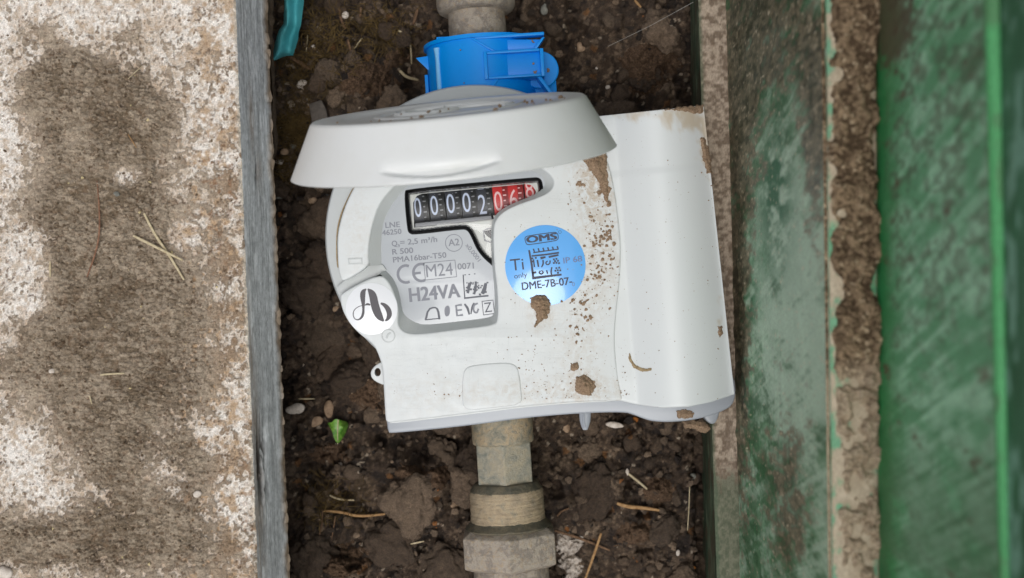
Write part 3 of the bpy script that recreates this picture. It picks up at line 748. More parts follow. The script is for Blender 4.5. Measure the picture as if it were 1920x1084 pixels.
# wing running right along the top of the clamp with its gussets
V = [co_ + X_ * x + Y_ * y + Z_ * z for z in (1.55, 1.72) for x, y in ((-.3, .83), (2.06, .70), (1.75, .37), (.4, .37))]
bevel_obj(mk('wing', V, BOXF, MAT['blue'], clamp, False), .02)
V = [co_ + X_ * x + Y_ * y + Z_ * z for z in (1.5, 1.98) for x, y in ((-.35, .84), (-.22, .84), (.46, .37), (.36, .37))]
bevel_obj(mk('gusset', V, BOXF, MAT['blue'], clamp, False), .02)
V = [co_ + X_ * x + Y_ * y + Z_ * z for z in (1.5, 1.95) for x, y in ((2.02, .72), (2.12, .74), (1.84, .37), (1.72, .37))]
bevel_obj(mk('gusset', V, BOXF, MAT['blue'], clamp, False), .02)
V = [co_ + X_ * x + Y_ * y + Z_ * z for z in (1.3, 1.95) for x, y in ((-.3, -1.4), (-.18, -1.4), (.52, -.56), (.4, -.56))]
bevel_obj(mk('gusset', V, BOXF, MAT['blue'], clamp, False), .02)
V = [co_ + X_ * x + Y_ * y + Z_ * z for z in (1.0, 1.9) for x, y in ((2.3, -1.35), (2.42, -1.35), (1.92, -.56), (1.78, -.56))]
bevel_obj(mk('gusset', V, BOXF, MAT['blue'], clamp, False), .02)
cb('flange', -.2, 2.1, .80, .90, 1.5, 1.97)
dc = co_ + X_ * 1.92 - Y_ * .20 + Z_ * .95
revolve('locking_disc', dc, (0, 0, 1), [(0, .50), (.0, .60), (.03, .63), (.13, .63), (.16, .60)], MAT['blue'], clamp, 64)
cb('lower_tab', 1.5, 2.45, -1.4, -.55, .7, .86)
V = [co_ + X_ * x + Y_ * y + Z_ * z for z in (.35, .5) for x, y in ((-1.85, .10), (-1.85, .62), (-2.28, .58), (-2.2, .48))]
bevel_obj(mk('side_tab', V, BOXF, MAT['blue'], clamp, False), .02)
cb('side_strip', -2.02, -1.90, -.85, -.02, .0, .5); cb('top_tab', -1.50, -.92, .88, 1.10, 1.05, 1.22)
def on_shell(a, b, r_=1.93): return co_ + (PXR * math.sin(R(a)) + UPZ * math.cos(R(a))) * r_ + PAX * b
rg = tube('seam_highlight', [on_shell(-51 + .8 * i / 12, .72 - 2.1 * i / 12, 1.925) for i in range(13)], .085, MAT['blue_pale'], clamp, 10, lambda t: 1.5 - .5 * min(1, t * 8) + .25 * t)  # streak of reflected light on the shell, shaped as a pale raised ridge

# ------------------------------------------------------------------ the water meter
meter = empty('water_meter', W(893, 470, -3.5)); tag(meter, 'white round water meter with open lid, number register and blue sticker', 'water meter')
ROT = -6.0      # image tilt of the meter (degrees, anticlockwise seen from above is +6)
UPM = Vector((-math.sin(R(6)), math.cos(R(6)), 0)); RTM = Vector((math.cos(R(6)), math.sin(R(6)), 0))

# lower case ring
cc0 = Vector(W(893, 442, -.6)); RR = 285 * K * (D + .6) / D
revolve('case_ring', (cc0.x, cc0.y, 0), (0, 0, 1), [(-3.4, 3.9), (-2.6, RR - .25), (-1.6, RR - .05), (-.80, RR), (-.70, RR - .02), (-.62, RR - .07), (-.55, RR - .30), (-.52, RR - .6), (-.50, RR - .95), (-.6, RR - 1.0), (-3.2, RR - 1.0)], MAT['ring'], meter, 128, angle=35)
# cover
outer = [(643, 530), (637, 519), (633, 496), (632, 440), (640, 406), (652, 373), (666, 347), (690, 310), (722, 270), (770, 228), (830, 196), (897, 186), (965, 196), (1030, 222), (1085, 255), (1137, 290), (1152, 350), (1161, 420), (1165, 470), (1162, 530), (1155, 590), (1152, 640), (1158, 700), (1166, 738), (1168, 752), (1152, 752), (1090, 753), (983, 762), (885, 775), (742, 792), (724, 793), (722, 778), (720, 740), (717, 690), (711, 669), (700, 645), (670, 624), (646, 594), (636, 560), (641, 548)]
rec_t = [(711, 513), (729, 526), (741, 553), (748, 579), (746, 604), (752, 618), (766, 625), (790, 626), (860, 617), (925, 609), (934, 600), (932, 540), (926, 495), (924, 430), (930, 410), (945, 395), (975, 381), (1004, 372), (1030, 360), (1039, 345), (1035, 331), (1016, 315), (990, 309), (930, 306), (860, 308), (800, 318), (765, 330), (749, 340), (736, 353), (713, 380), (700, 416), (693, 450), (691, 480), (693, 499)]
rec_b = [(723, 506), (740, 524), (750, 552), (754, 580), (758, 588), (766, 596), (778, 603), (796, 609), (860, 602), (918, 595), (927, 588), (927, 540), (922, 497), (920, 432), (925, 407), (942, 391), (972, 377), (1000, 367), (1018, 354), (1021, 345), (1018, 334), (1008, 325), (985, 318), (930, 318), (860, 322), (808, 332), (776, 345), (762, 352), (750, 365), (730, 392), (718, 422), (716, 452), (716, 480), (717, 497)]
cov = chaikin(outer + rec_t, 2)
plate('cover', PX(cov, 0), 0, -.9, MAT['cover'], meter, .07, 5)
a_, b_ = chaikin(rec_t, 2, False), chaikin(rec_b, 2, False)
ZR = -.42
strip('recess_slope', [W(x, y, -.06) for x, y in a_], [W(x, y, ZR - .02) for x, y in b_], MAT['ring'], meter, False)
plate('slot_floor', PX([(630, 540), (643, 528), (693, 497), (717, 496), (724, 506), (711, 515), (641, 550)], -.3), -.36, -.5, MAT['ring'], meter, .01, 2)
# lower box walls under the cover (seen only from the side)
boxo = chaikin([(722, 660), (1165, 500), (1178, 752), (1090, 755), (983, 764), (885, 777), (742, 794), (725, 793)], 2)
plate('box_wall', PX(boxo, -.9), -.88, -1.95, MAT['cover'], meter, .02, 2)
# translucent flange under the box
flo = [(724, 700), (1000, 680), (1300, 700), (1376, 690), (1382, 756), (1347, 776), (1302, 788), (1261, 792), (1225, 791), (1205, 785), (1188, 778), (1170, 773), (1090, 775), (983, 784), (885, 798), (738, 813), (724, 811)]
plate('flange', PX(chaikin(flo, 2), -1.0), -1.0, -1.9, MAT['flange'], meter, .06, 3)
plate('flange_foot', PX(chaikin([(1312, 765), (1354, 750), (1348, 780), (1340, 797), (1324, 792)], 2), -1.35), -1.35, -1.95, MAT['flange'], meter, .05, 3)
pg_ = tube('peg', [W(1097, 765, -1.5), W(1097, 778, -1.5), W(1097, 790, -1.5), W(1097, 799, -1.5), W(1097.5, 806, -1.5)], .20, MAT['flange'], meter, 16, lambda t: 1 - .62 * max(0, t - .35) ** 1.2 / .6, .6)
tube('peg_rib', [W(1095, 770, -1.38), W(1095, 792, -1.38), W(1096, 801, -1.42)], .045, MAT['flange'], pg_, 8)
# lead seal lug on the left
lug = [(722, 676), (712, 680), (700, 688), (694, 699), (697, 710), (708, 718), (724, 724)]
plate('seal_lug', PX(chaikin(lug, 2), -1.0), -1.0, -1.3, MAT['cover'], meter, .04, 3, holes=[PX(circ(708, 698, 6, 20, 8), -1.0)])
# raised pad over the outlet
pad = [(868, 772), (866, 735), (867, 705), (872, 690), (886, 685), (920, 681), (955, 680), (968, 685), (974, 700), (978, 735), (980, 759), (925, 765)]
plate('raised_pad', PX(chaikin(pad, 2), 0), .035, -.05, MAT['cover'], meter, .05, 5)
# raised marks
def frame_plate(name, o_, i_, z, h, mat, parent): return plate(name, PX(o_, z), z + h, z - .02, mat, parent, .006, 2, holes=[PX(i_, z)])
def rot_rect(cx, cy, w, h, deg, grow=0):
    a = R(deg); return [(cx + x * math.cos(a) - y * math.sin(a), cy + x * math.sin(a) + y * math.cos(a)) for x, y in ((-w / 2 - grow, -h / 2 - grow), (w / 2 + grow, -h / 2 - grow), (w / 2 + grow, h / 2 + grow), (-w / 2 - grow, h / 2 + grow))]
frame_plate('raised_mark', rot_rect(666, 490, 24, 9, -3, 1.4), rot_rect(666, 490, 24, 9, -3, -1), 0, .018, MAT['ring'], meter)
frame_plate('raised_mark', circ(728, 630, 13, 40), circ(728, 630, 11, 40), 0, .018, MAT['ring'], meter)
plate('raised_mark', PX(chaikin([(722, 634), (727, 624), (735, 624), (731, 627), (728, 630), (726, 636)], 2), 0), .016, -.02, MAT['ring'], meter, .006, 2)
tube('seam_dirt', [W(*q, -.45) for q in chaikin([(676, 338), (664, 351), (650, 376), (638, 406), (631, 440), (631.5, 480), (634, 502)], 2, False)], .022, MAT['seam'], meter, 6, lambda t: .5 + .8 * abs(math.sin(9 * t)) ** .5)

# battery housing: the half-round tube down the right side
EXTRA = [(0, 0), (.146, 9), (.376, 18), (.6, 18.5), (.8, 12), (1, 0)]
def tube_pt(s, t, full=False):
    Lx, Ly = 1126 + (1163 - 1126) * t, 217 + (752 - 217) * t
    Rx, Ry = 1319 + (1377 - 1319) * t, 197 + (740 - 197) * t
    px, py = Lx + (Rx - Lx) * s, Ly + (Ry - Ly) * s
    py += float(np.interp(s, [e[0] for e in EXTRA], [e[1] for e in EXTRA])) * max(0, (t - .55) / .45) ** 2 * (3 - 2 * max(0, (t - .55) / .45))
    q = (s - .56) / .445
    zc = -1.0 + 1.45 * math.sqrt(max(0, 1 - q * q)) if abs(q) < 1 else -1.0
    base = -.13 + .11 * max(0, min(1, (t - .62) / .3))
    kk = .50; d = zc - base; hmx = max(kk - abs(d), 0) / kk
    z = max(zc, base) + hmx * hmx * kk * .25 - (.022 if t < .213 else 0)
    return px, py, z
ss = list(np.linspace(-.12, .30, 24)) + list(np.linspace(.32, .86, 34)) + list(.86 + .14 * np.sin(np.linspace(.06, 1, 16) * math.pi / 2))
tt = list(np.linspace(0, 1, 90))
def tz(px, py):    # height of the tube under a photo spot
    t = min(1, max(0, (py - 207) / 540)); Lx, Rx = 1126 + 37 * t, 1319 + 58 * t
    return tube_pt((px - Lx) / (Rx - Lx), t)[2]
rows = []
def tube_row(t, dz=0, sh=0.0):
    r_ = []
    for s in ss:
        px, py, z = tube_pt(s, t); p = W(px, py, z); r_.append((p[0] - UPM.x * sh, p[1] - UPM.y * sh, z - dz))
    e = r_[-1]
    for zz_ in (-1.3, -1.6, -1.95): r_.append((e[0] - .01, e[1], min(zz_, e[2]) - dz * .2))
    return r_
r0 = tube_row(0); rows.append([(p[0], p[1], -1.95) for p in r0]); rows.append([(p[0], p[1], p[2] - .05) for p in r0])
rows += [[(p[0] - UPM.x * .015, p[1] - UPM.y * .015, p[2] - .015) for p in r0]]
rows += [tube_row(t, 0) for t in tt[1:-1]]
r1 = tube_row(1)
rows += [[(p[0] + UPM.x * .04, p[1] + UPM.y * .04, p[2] - .0) for p in r1], [(p[0] + UPM.x * .01, p[1] + UPM.y * .01, p[2] - .02) for p in r1], [(p[0], p[1], p[2] - .07) for p in r1], [(p[0], p[1], -1.95) for p in r1]]
A3 = np.array(rows, float)
tpx_ = 960 + A3[..., 0] / (K * (D - A3[..., 2]) / D); tpy_ = 542 - A3[..., 1] / (K * (D - A3[..., 2]) / D)
d_ = np.clip(.75 * gs(tpx_, tpy_, 1300, 225, 60, 45) + .8 * gs(tpx_, tpy_, 1330, 300, 18, 60) + .45 * gs(tpx_, tpy_, 1200, 215, 90, 22) + .5 * gs(tpx_, tpy_, 1350, 500, 12, 200), 0, 1)
n_ = fbm(A3[..., 0] / .35, A3[..., 1] / .35, 5, 601, .6)
TCOL = mix(np.array([.655, .676, .674]), np.array(c(186, 168, 140)[:3]), sst(.35, .62, .62 * d_ + .7 * (n_ - .36)) * .75 * sst(0, .25, d_))
m = NM('tube_plastic', .36, 0, .45); sp = m.noise(22, 2, .5); rg_ = m.noise(.9, 2, .5)
m.base(m.mx(m.math('MULTIPLY', m.rng(sp, .73, .77), m.rng(rg_, .42, .6)), m.attr(), c(130, 112, 94))); m.bump(m.noise(45, 2, .5), .0025, .5); MAT['tube'] = m.m
grid_mesh('battery_housing', A3[..., 0], A3[..., 1], A3[..., 2], MAT['tube'], meter, TCOL, flip=False, angle=50)

# register plate with its printing
win = [(757, 360), (764, 354), (1000, 332), (1012, 333), (1018, 342), (1020, 372), (1010, 430), (975, 520), (948, 525), (925, 500), (907, 485), (893, 467), (883, 443), (876, 432), (866, 430), (776, 441), (767, 438), (763, 430)]
winc = chaikin(win, 2)
plo = chaikin([(x + (x - 850) * .012, y + (y - 460) * .012) for x, y in rec_b], 2)
plo = chaikin([(700, 500), (745, 535), (745, 600), (790, 622), (945, 605), (990, 560), (1040, 420), (1045, 320), (960, 300), (830, 305), (740, 340), (705, 400)], 2)
rp = plate('register_plate', PX(plo, ZR), ZR, ZR - .15, MAT['plate'], meter, .01, 2, holes=[PX(winc, ZR)])
ZI = ZR + .006

fcache = {}
def text_mesh(body, bold=0.0):
    k_ = (body, bold)
    if k_ in fcache: return fcache[k_]
    cu = bpy.data.curves.new('txt', 'FONT'); cu.body = body; cu.size = 1; cu.offset = bold; cu.resolution_u = 4
    o = bpy.data.objects.new('txt', cu); COL.objects.link(o); bpy.context.view_layer.update()
    dg = bpy.context.evaluated_depsgraph_get(); me = bpy.data.meshes.new_from_object(o.evaluated_get(dg))
    v = [tuple(q.co) for q in me.vertices]; f = [tuple(p.vertices) for p in me.polygons]
    bpy.data.objects.remove(o); bpy.data.curves.remove(cu); bpy.data.meshes.remove(me)
    fcache[k_] = (v, f); return v, f
CAP = max(v[1] for v in text_mesh('H')[0])
def text(body, px, py, cap, width, deg, z, mat, parent, bold=0.0, name='printed_text'):
    """lettering: baseline-left at a photo spot, cap height and width in photo pixels"""
    v, f = text_mesh(body); x0 = min(q[0] for q in v); x1 = max(q[0] for q in v)
    if bold:      # heavier strokes: the same outlines struck three times, a hair apart
        b_ = bold * 1.5; n0 = len(v)
        offs = ((-b_, -b_ * .4, 0), (b_, -b_ * .4, 1), (-b_, b_ * .4, 2), (b_, b_ * .4, 3))
        v, f = [(q[0] + ox, q[1] + oy, k_) for ox, oy, k_ in offs for q in v], [tuple(i + n0 * k_ for i in p) for _, _, k_ in offs for p in f]
    sx_ = width / (x1 - x0) if width else cap / CAP; sy_ = cap / CAP; a = R(deg)
    V = []
    for q in v:
        x, y_ = (q[0] - x0) * sx_, -q[1] * sy_
        V.append(W(px + x * math.cos(a) - y_ * math.sin(a), py + x * math.sin(a) + y_ * math.cos(a), z + .0006 * q[2]))
    return mk(name, V, f, mat, parent, False, recalc=False)
def ribbon(name, pts, z, mat, parent, closed=False, it=2):
    """flat printed stroke: pts = (px, py, width)"""
    p = chaikin(pts, it, closed) if it else pts; n = len(p); L_, R_ = [], []
    for i in range(n):
        a = p[i - 1] if (i or closed) else p[0]; b = p[(i + 1) % n] if (i < n - 1 or closed) else p[-1]
        t = Vector((b[0] - a[0], b[1] - a[1])).normalized(); w = p[i][2] / 2
        L_.append(W(p[i][0] - t.y * w, p[i][1] + t.x * w, z)); R_.append(W(p[i][0] + t.y * w, p[i][1] - t.x * w, z))
    V = L_ + R_; F = [(i, (i + 1) % n, n + (i + 1) % n, n + i) for i in range(n if closed else n - 1)]
    return mk(name, V, F, mat, parent, False)
def flat(name, pts, z, mat, parent): 
    V = [W(x, y, z) for x, y in pts]; return mk(name, V, [tuple(range(len(V)))], mat, parent, False)
P_, PD = MAT['print'], MAT['print_dark']
text('LNE', 723, 427.5, 10, 27, -4, ZI, P_, rp, .012)
text('46250', 717, 441.5, 9.5, 36, -5, ZI, P_, rp, .012)
text('Q', 735, 462, 10, 10, -5, ZI, P_, rp, .012); text('3', 745.5, 463.5, 5, 4, -5, ZI, P_, rp, .012)
text('= 2,5 m³/h', 751, 460, 10, 69, -5.5, ZI, P_, rp, .012)
text('R 500', 736, 477.5, 10, 39, -5, ZI, P_, rp, .012)
text('PMA16bar-T50', 737.5, 492.5, 10, 100, -5.5, ZI, P_, rp, .012)
def arcpts(cx, cy, r, a0, a1, w, n=16, ry=None): return [(cx + r * math.cos(R(a0 + (a1 - a0) * i / n)), cy + (ry or r) * math.sin(R(a0 + (a1 - a0) * i / n)), w) for i in range(n + 1)]
ribbon('conformity_mark', arcpts(761, 514, 15, 62, 292, 5, ry=16), ZI, P_, rp, it=0)
ce = ribbon('conformity_mark', arcpts(790, 511, 15, 62, 292, 5, ry=16), ZI, P_, rp, it=0)
ribbon('conformity_mark', [(776, 513, 4.5), (789, 511.5, 4.5)], ZI + .002, P_, rp, it=0)
def fr(name, o_, w, z, mat, parent):
    n = len(o_); cx = sum(p[0] for p in o_) / n; cy = sum(p[1] for p in o_) / n
    i_ = inset([(p[0], p[1]) for p in o_], w if area(o_) > 0 else -w)
    return mk(name, [W(x, y, z) for x, y in o_] + [W(x, y, z) for x, y in i_], [(k, (k + 1) % n, n + (k + 1) % n, n + k) for k in range(n)], mat, parent, False)
fr('printed_frame', [(794, 492.5), (853.5, 487), (857, 519.5), (797, 526)], 1.3, ZI, P_, rp)
text('M24', 800, 520, 23, 50, -5.5, ZI, P_, rp)
text('0071', 858.5, 505.5, 11, 30, -4, ZI, P_, rp, .01)
text('H24VA', 769, 566, 25, 94, -5.5, ZI, P_, rp, .022)
fr('printed_frame', circ(851, 455.5, 16.5, 40), 1.3, ZI, P_, rp); text('A2', 841.5, 461.5, 12.5, 20, -5, ZI, P_, rp, .008)
text('x0,0001', 872, 460.5, 8, 39, 52, ZI, P_, rp, .006)
text('ering', 893, 330, 8.5, 41, -5.5, ZI, P_, rp, .008)
# worn marks right of the lettering
ribbon('worn_mark', [(868.5, 515, 2.2), (870, 540, 2.2), (871.5, 558, 2.2)], ZI, PD, rp); ribbon('worn_mark', [(870, 559.5, 3), (895, 556.5, 3), (916, 554.5, 3)], ZI + .002, PD, rp)
ribbon('worn_mark', [(877, 550, 5), (881, 534, 4), (884, 529, 4)], ZI + .004, PD, rp); ribbon('worn_mark', [(889, 552, 4), (892, 540, 5), (892, 528, 4)], ZI + .004, PD, rp); ribbon('worn_mark', [(904, 551, 6), (908, 544, 8), (911, 531, 5)], ZI + .004, PD, rp)
for q in range(34): flat('worn_mark', rot_rect(rng.uniform(873, 915), rng.uniform(529, 553), rng.uniform(2, 4), rng.uniform(2, 4), -6), ZI + .006 + q * .0004, PD, rp)
for x_ in (872, 880, 890): flat('worn_mark', rot_rect(x_, 515.5 - .1 * (x_ - 872), 3, 1.8, -6), ZI, PD, rp)
# worn maker's lettering
ribbon('worn_letter', [(798, 600, 4), (803, 580, 3.5), (815, 576, 2.5), (821, 580, 4), (824, 599, 4)], ZI, PD, rp, it=1); ribbon('worn_letter', [(797, 600, 2), (825, 597, 2)], ZI + .002, PD, rp, it=0)
flat('worn_letter', chaikin([(833, 575), (843, 572), (844, 591), (834, 595)], 2), ZI, P_, rp)
ribbon('worn_letter', [(866, 571.5, 4), (855, 573, 4), (857, 592, 4), (868, 590.5, 4)], ZI, P_, rp, it=0); ribbon('worn_letter', [(857, 582, 3), (866, 581, 3)], ZI + .002, P_, rp, it=0)
ribbon('worn_letter', [(871, 570, 3), (877, 578, 5), (880, 590, 3)], ZI, PD, rp); ribbon('worn_letter', [(883, 589, 2), (885, 575, 3.5), (889, 568, 2.5)], ZI + .002, PD, rp)
ribbon('worn_letter', [(896, 569, 3), (889, 571, 3.5), (887, 583, 3.5), (894, 588, 3.5), (897, 579, 3)], ZI + .004, P_, rp)
fr('printed_frame', [(903, 564.5), (925, 562), (928, 588.5), (906, 591.5)], 1.4, ZI, PD, rp); text('Z', 909, 586, 18, 14, -6, ZI, PD, rp)

# number register: gasket, bezel, drums, pane
ZW = ZR - .10
gin = inset(winc, 5.5 if area(winc) > 0 else -5.5)
gk = []
V, F = [], []
prof = [(0, ZR - .002), (1.2, ZR + .022), (4.0, ZR - .06), (6.6, ZR + .012), (8.6, ZR - .05), (10.4, ZW - .10)]
sg = 1 if area(winc) > 0 else -1
rings_ = [[W(x, y, z) for x, y in inset(winc, sg * o_)] for o_, z in prof]
n = len(winc)
for r_ in rings_: V += r_
for j in range(len(prof) - 1):
    for i in range(n): F.append((j * n + i, j * n + (i + 1) % n, (j + 1) * n + (i + 1) % n, (j + 1) * n + i))
reg = mk('register_window', V, F, MAT['black_gloss'], meter, True, 70)
slot_in = [(774, 380), (781, 367), (790, 363), (985, 344.5), (998, 347), (1005, 358), (1004, 385), (985, 398), (925, 404), (926, 411), (776, 427)]
bz_o = inset(winc, sg * 10.1)
plate('bezel', PX(bz_o, ZW), ZW - .09, ZW - .16, MAT['bezel'], reg, 0, holes=[PX(slot_in, ZW)])
rim_o = inset(slot_in, 2.2 if area(slot_in) < 0 else -2.2)
strip('bezel_lip', [W(x, y, ZW - .05) for x, y in rim_o], [W(x, y, ZW - .30) for x, y in slot_in], MAT['bezel'], reg)
plate('grey_bar', PX([(779, 426.5), (779, 419), (921, 404.5), (922.5, 411.5)], ZW - .2), ZW - .10, ZW - .3, MAT['grey_strip'], reg, .02, 2)
plate('star_wheel', PX([(907, 434), (914, 432), (922, 430), (922, 448), (915, 444), (911, 440)], ZW), ZW - .07, ZW - .1, MAT['black'], reg, 0)
fr('wheel_frame', [(905, 433), (913, 428), (926, 426), (930, 448), (920, 456), (908, 452)], 2.5, ZW - .06, MAT['grey_strip'], reg)
plate('drum_chamber', PX([(760, 350), (1020, 325), (1020, 425), (768, 445)], -1.8), -2.9, -3.0, MAT['black'], reg, 0)
DR = 1.15; ZD = ZW - .30
dvec = Vector((math.cos(R(6)), math.sin(R(6)), 0)); uvec = Vector((-math.sin(R(6)), math.cos(R(6)), 0))
digs = [('0', 788, 393, 13, '1', 0), ('0', 818, 389.5, 14, '1', 0), ('0', 848, 386, 15, '1', 0), ('0', 877, 384, 15, '1', 0), ('2', 905, 388, 14, '1', 0), ('0', 934.5, 382, 15, '9', 1), ('6', 962.5, 378, 15, '5', 1), ('8', 993, 359, 15, '7', 1)]
line = lambda px: 389.5 + (px - 818) * -math.tan(R(6))
for dg_, px, py, wd, nx, red in digs:
    cen = Vector(W(px, line(px), ZD - DR)); cen.z = ZD - DR
    pxc = K * (D - ZD) / D
    def cyl(name, x0, x1, r_, mat, parent):
        return revolve(name, cen + dvec * x0 * pxc, dvec, [(0, r_), ((x1 - x0) * pxc, r_)], mat, parent, 96, up=UPZ)
    dr = cyl('register_drum', -9, 9, DR, MAT['drum_red' if red else 'drum'], meter)
    cyl('tick_band', 9.05, 20, DR - .03, MAT['drum_red_dark' if red else 'drum_dark'], dr)
    ph0 = (line(px) - py) * pxc / DR
    def curved(body, ph, w_, h_, mat, bold):
        v, f = text_mesh(body); x0 = min(q[0] for q in v); x1 = max(q[0] for q in v); y0 = min(q[1] for q in v); y1 = max(q[1] for q in v)
        V = []
        for q in v:
            x = ((q[0] - x0) / (x1 - x0) - .5) * w_ * pxc; t = ph + ((q[1] - y0) / (y1 - y0) - .5) * h_ * pxc / DR
            V.append(cen + dvec * x + (uvec * math.sin(t) + UPZ * math.cos(t)) * (DR + .006))
        return mk('digit', V, f, mat, dr, False, recalc=False)
    dm = MAT['digit_pink' if red else 'digit']
    curved(dg_, ph0, wd, 37, dm, .012)
    curved(nx if not red else '1', ph0 - .78, 8 if not red else 10, 37, dm, .0); curved('1' if dg_ == '2' else ('0' if not red else nx), ph0 + .72, 12, 37, dm, .0)
    for tk in range(-4, 5):
        t = tk * .155 + ph0; V = []
        for dt, x in ((-.018, 10), (-.018, 14 + 2 * (tk % 2)), (.018, 14 + 2 * (tk % 2)), (.018, 10)): V.append(cen + dvec * x * pxc + (uvec * math.sin(t + dt) + UPZ * math.cos(t + dt)) * (DR - .022))
        mk('tick', V, [(0, 1, 2, 3)], MAT['digit_pink' if red else 'grey_strip'], dr, False)
plate('pane', PX(inset(winc, sg * 8.2), ZR), ZR - .06, ZR - .075, MAT['pane'], reg, .004, 2)

# round white sticker with the ribbon letter
st = plate('logo_sticker', PX(circ(697, 579, 48.5, 96), 0), .012, -.01, MAT['stk_white'], meter, .004, 2)
Z2 = lambda x, y: (600 + x / 4.517, 400 + y / 4.517)
def lg(pts, it=3): return ribbon('emblem_stroke', [(*Z2(x, y), w / 4.517) for x, y, w in pts], .017, MAT['logo'], st, it=it)
lg([(392, 640, 6), (366, 662, 42), (360, 700, 46), (366, 760, 30), (368, 810, 18), (366, 850, 22), (352, 886, 20), (320, 906, 9), (290, 893, 7), (278, 855, 8), (290, 815, 7), (330, 788, 6), (356, 782, 5)])
lg([(404, 640, 8), (430, 665, 50), (450, 700, 66), (460, 760, 68), (480, 830, 70), (506, 880, 60), (540, 914, 14)])
lg([(514, 762, 14), (550, 778, 34), (580, 815, 44), (590, 858, 44), (575, 895, 30), (552, 912, 10)])
lg([(380, 780, 6), (400, 768, 20), (426, 776, 12)], 1)

# blue sticker
sk = plate('blue_sticker', PX(circ(1022.5, 497.5, 75.5, 128), 0), .014, -.01, MAT['stk'], meter, .004, 2)
ZS = .019; N_ = MAT['stk_ink']
Z3 = lambda x, y: (930 + x / 5.163, 410 + y / 5.163)
def rrect(p, r=.22): return chaikin(p, 3)
ob = [(984, 444.5), (990, 441.5), (1036, 435), (1043, 435), (1046.5, 439), (1048, 446), (1045.5, 450.5), (1040, 452.5), (994, 459.5), (988, 459.5), (985.5, 456), (983.5, 449)]
fr('printed_frame', chaikin(ob, 1), 1.5, ZS, N_, sk)
text('OMS', 988.5, 455.6, 11.5, 56, -7.5, ZS, N_, sk, .03)
fr('printed_frame', circ(1049.7, 435.2, 3, 18), .6, ZS, N_, sk)
text('Ti', 958, 508, 21.5, 25, -6, ZS, N_, sk); text('only', 964.5, 522.5, 9, 24.5, -8, ZS, N_, sk)
text('IP 68', 1057, 494, 10.5, 35, -6.5, ZS, MAT['stk_ink2'], sk, .01)
text('DME-7B-07-', 979.5, 544, 14, 94, -6.5, ZS, N_, sk, .014); text('0', 1073, 537, 8, 5, -6, ZS, MAT['stk_ink2'], sk)
rb = lambda pts, it=0, dz=0: ribbon('worn_mark', [(*Z3(x, y), w / 5.163) for x, y, w in pts], ZS + dz, N_, sk, it=it)
rb([(320, 305, 18), (345, 440, 20), (362, 588, 22)]); rb([(358, 576, 26), (635, 542, 18)], dz=.002)
for i in range(6): rb([(362 + i * 46, 292 - i * 5, 14), (372 + i * 46, 322 - i * 5, 14)]); 
rb([(360, 330, 12), (605, 296, 10)], dz=.002); rb([(345, 362, 14), (470, 350, 16), (610, 330, 16)], dz=.004)
rb([(430, 384, 26), (480, 372, 18)], dz=.002); rb([(510, 372, 20), (605, 352, 18)], dz=.002)
rb([(362, 395, 14), (372, 470, 14)]); rb([(400, 400, 16), (412, 468, 16)]); rb([(455, 400, 14), (458, 440, 16), (440, 470, 12)], 2); rb([(500, 410, 12), (480, 425, 12), (490, 448, 12), (520, 440, 12), (525, 405, 14)], 2)
rb([(430, 505, 14), (415, 525, 16), (440, 540, 14), (462, 520, 14), (440, 502, 12)], 2); rb([(490, 500, 14), (500, 535, 14)]); rb([(540, 470, 14), (532, 520, 16), (540, 550, 14)], 2); rb([(352, 525, 20), (390, 520, 20)])
for (x, y) in ((560, 395), (585, 390), (572, 412), (600, 408), (560, 430), (585, 428), (610, 432), (585, 480), (612, 475), (598, 500), (575, 505), (622, 502), (600, 524), (352, 385), (385, 380), (352, 415)):
    flat('worn_mark', rot_rect(*Z3(x, y), 3.4, 3.4, -8), ZS + .0005, N_, sk)

# lid, standing open
LC_ = Vector(W(852, 303, 4.7)); TH = 78.0
NV = UPM * math.sin(R(TH)) + UPZ * math.cos(R(TH)); EV = -UPM * math.cos(R(TH)) + UPZ * math.sin(R(TH))
RO = 306 * K * (D - 4.7) / D; RT = 257 * K * (D - 5.0) / D; LH = 1.52
prof = [(0.16, .05), (LH - .30, .06), (LH - .26, RT - .30), (LH - .34, RT - .12), (.06, RO - .20), (0, RO - .15), (0, RO - .06), (.03, RO - .015)]
ns = 52
prof += [(.07 + (LH - .13) * i / ns, RO + (RT - RO) * (.07 + (LH - .13) * i / ns) / LH) for i in range(ns + 1)]
prof += [(LH - .03, RT - .01), (LH - .008, RT - .03), (LH, RT - .07), (LH, RT * .80), (LH - .02, RT * .785), (LH - .07, RT * .77), (LH - .07, RT * .55), (LH - .03, RT * .54), (LH - .03, RT * .50), (LH - .07, RT * .49), (LH - .07, .05)]
prof = prof[1:]
def grip(t, s, rad):
    if rad < RT - .02 or s < .02 or s > .8: return 0
    a = math.atan2(math.sin(t + .05), math.cos(t + .05)); w = max(0, 1 - (a / .34) ** 2)
    if w <= 0: return 0
    s0 = .14 + .17 * (a / .34) ** 2
    if s < s0: return .05 * w ** .5 - .05 * w ** .5 * max(0, 1 - s / .06)
    return -.27 * w ** .6 * min(1, (s - s0) / .035) * math.exp(-((s - s0) / .20) ** 1.6)
lid = revolve('lid', LC_, NV, prof, MAT['lid'], meter, 360, 0, 0, 42, up=EV, caps=True, dispf=grip)
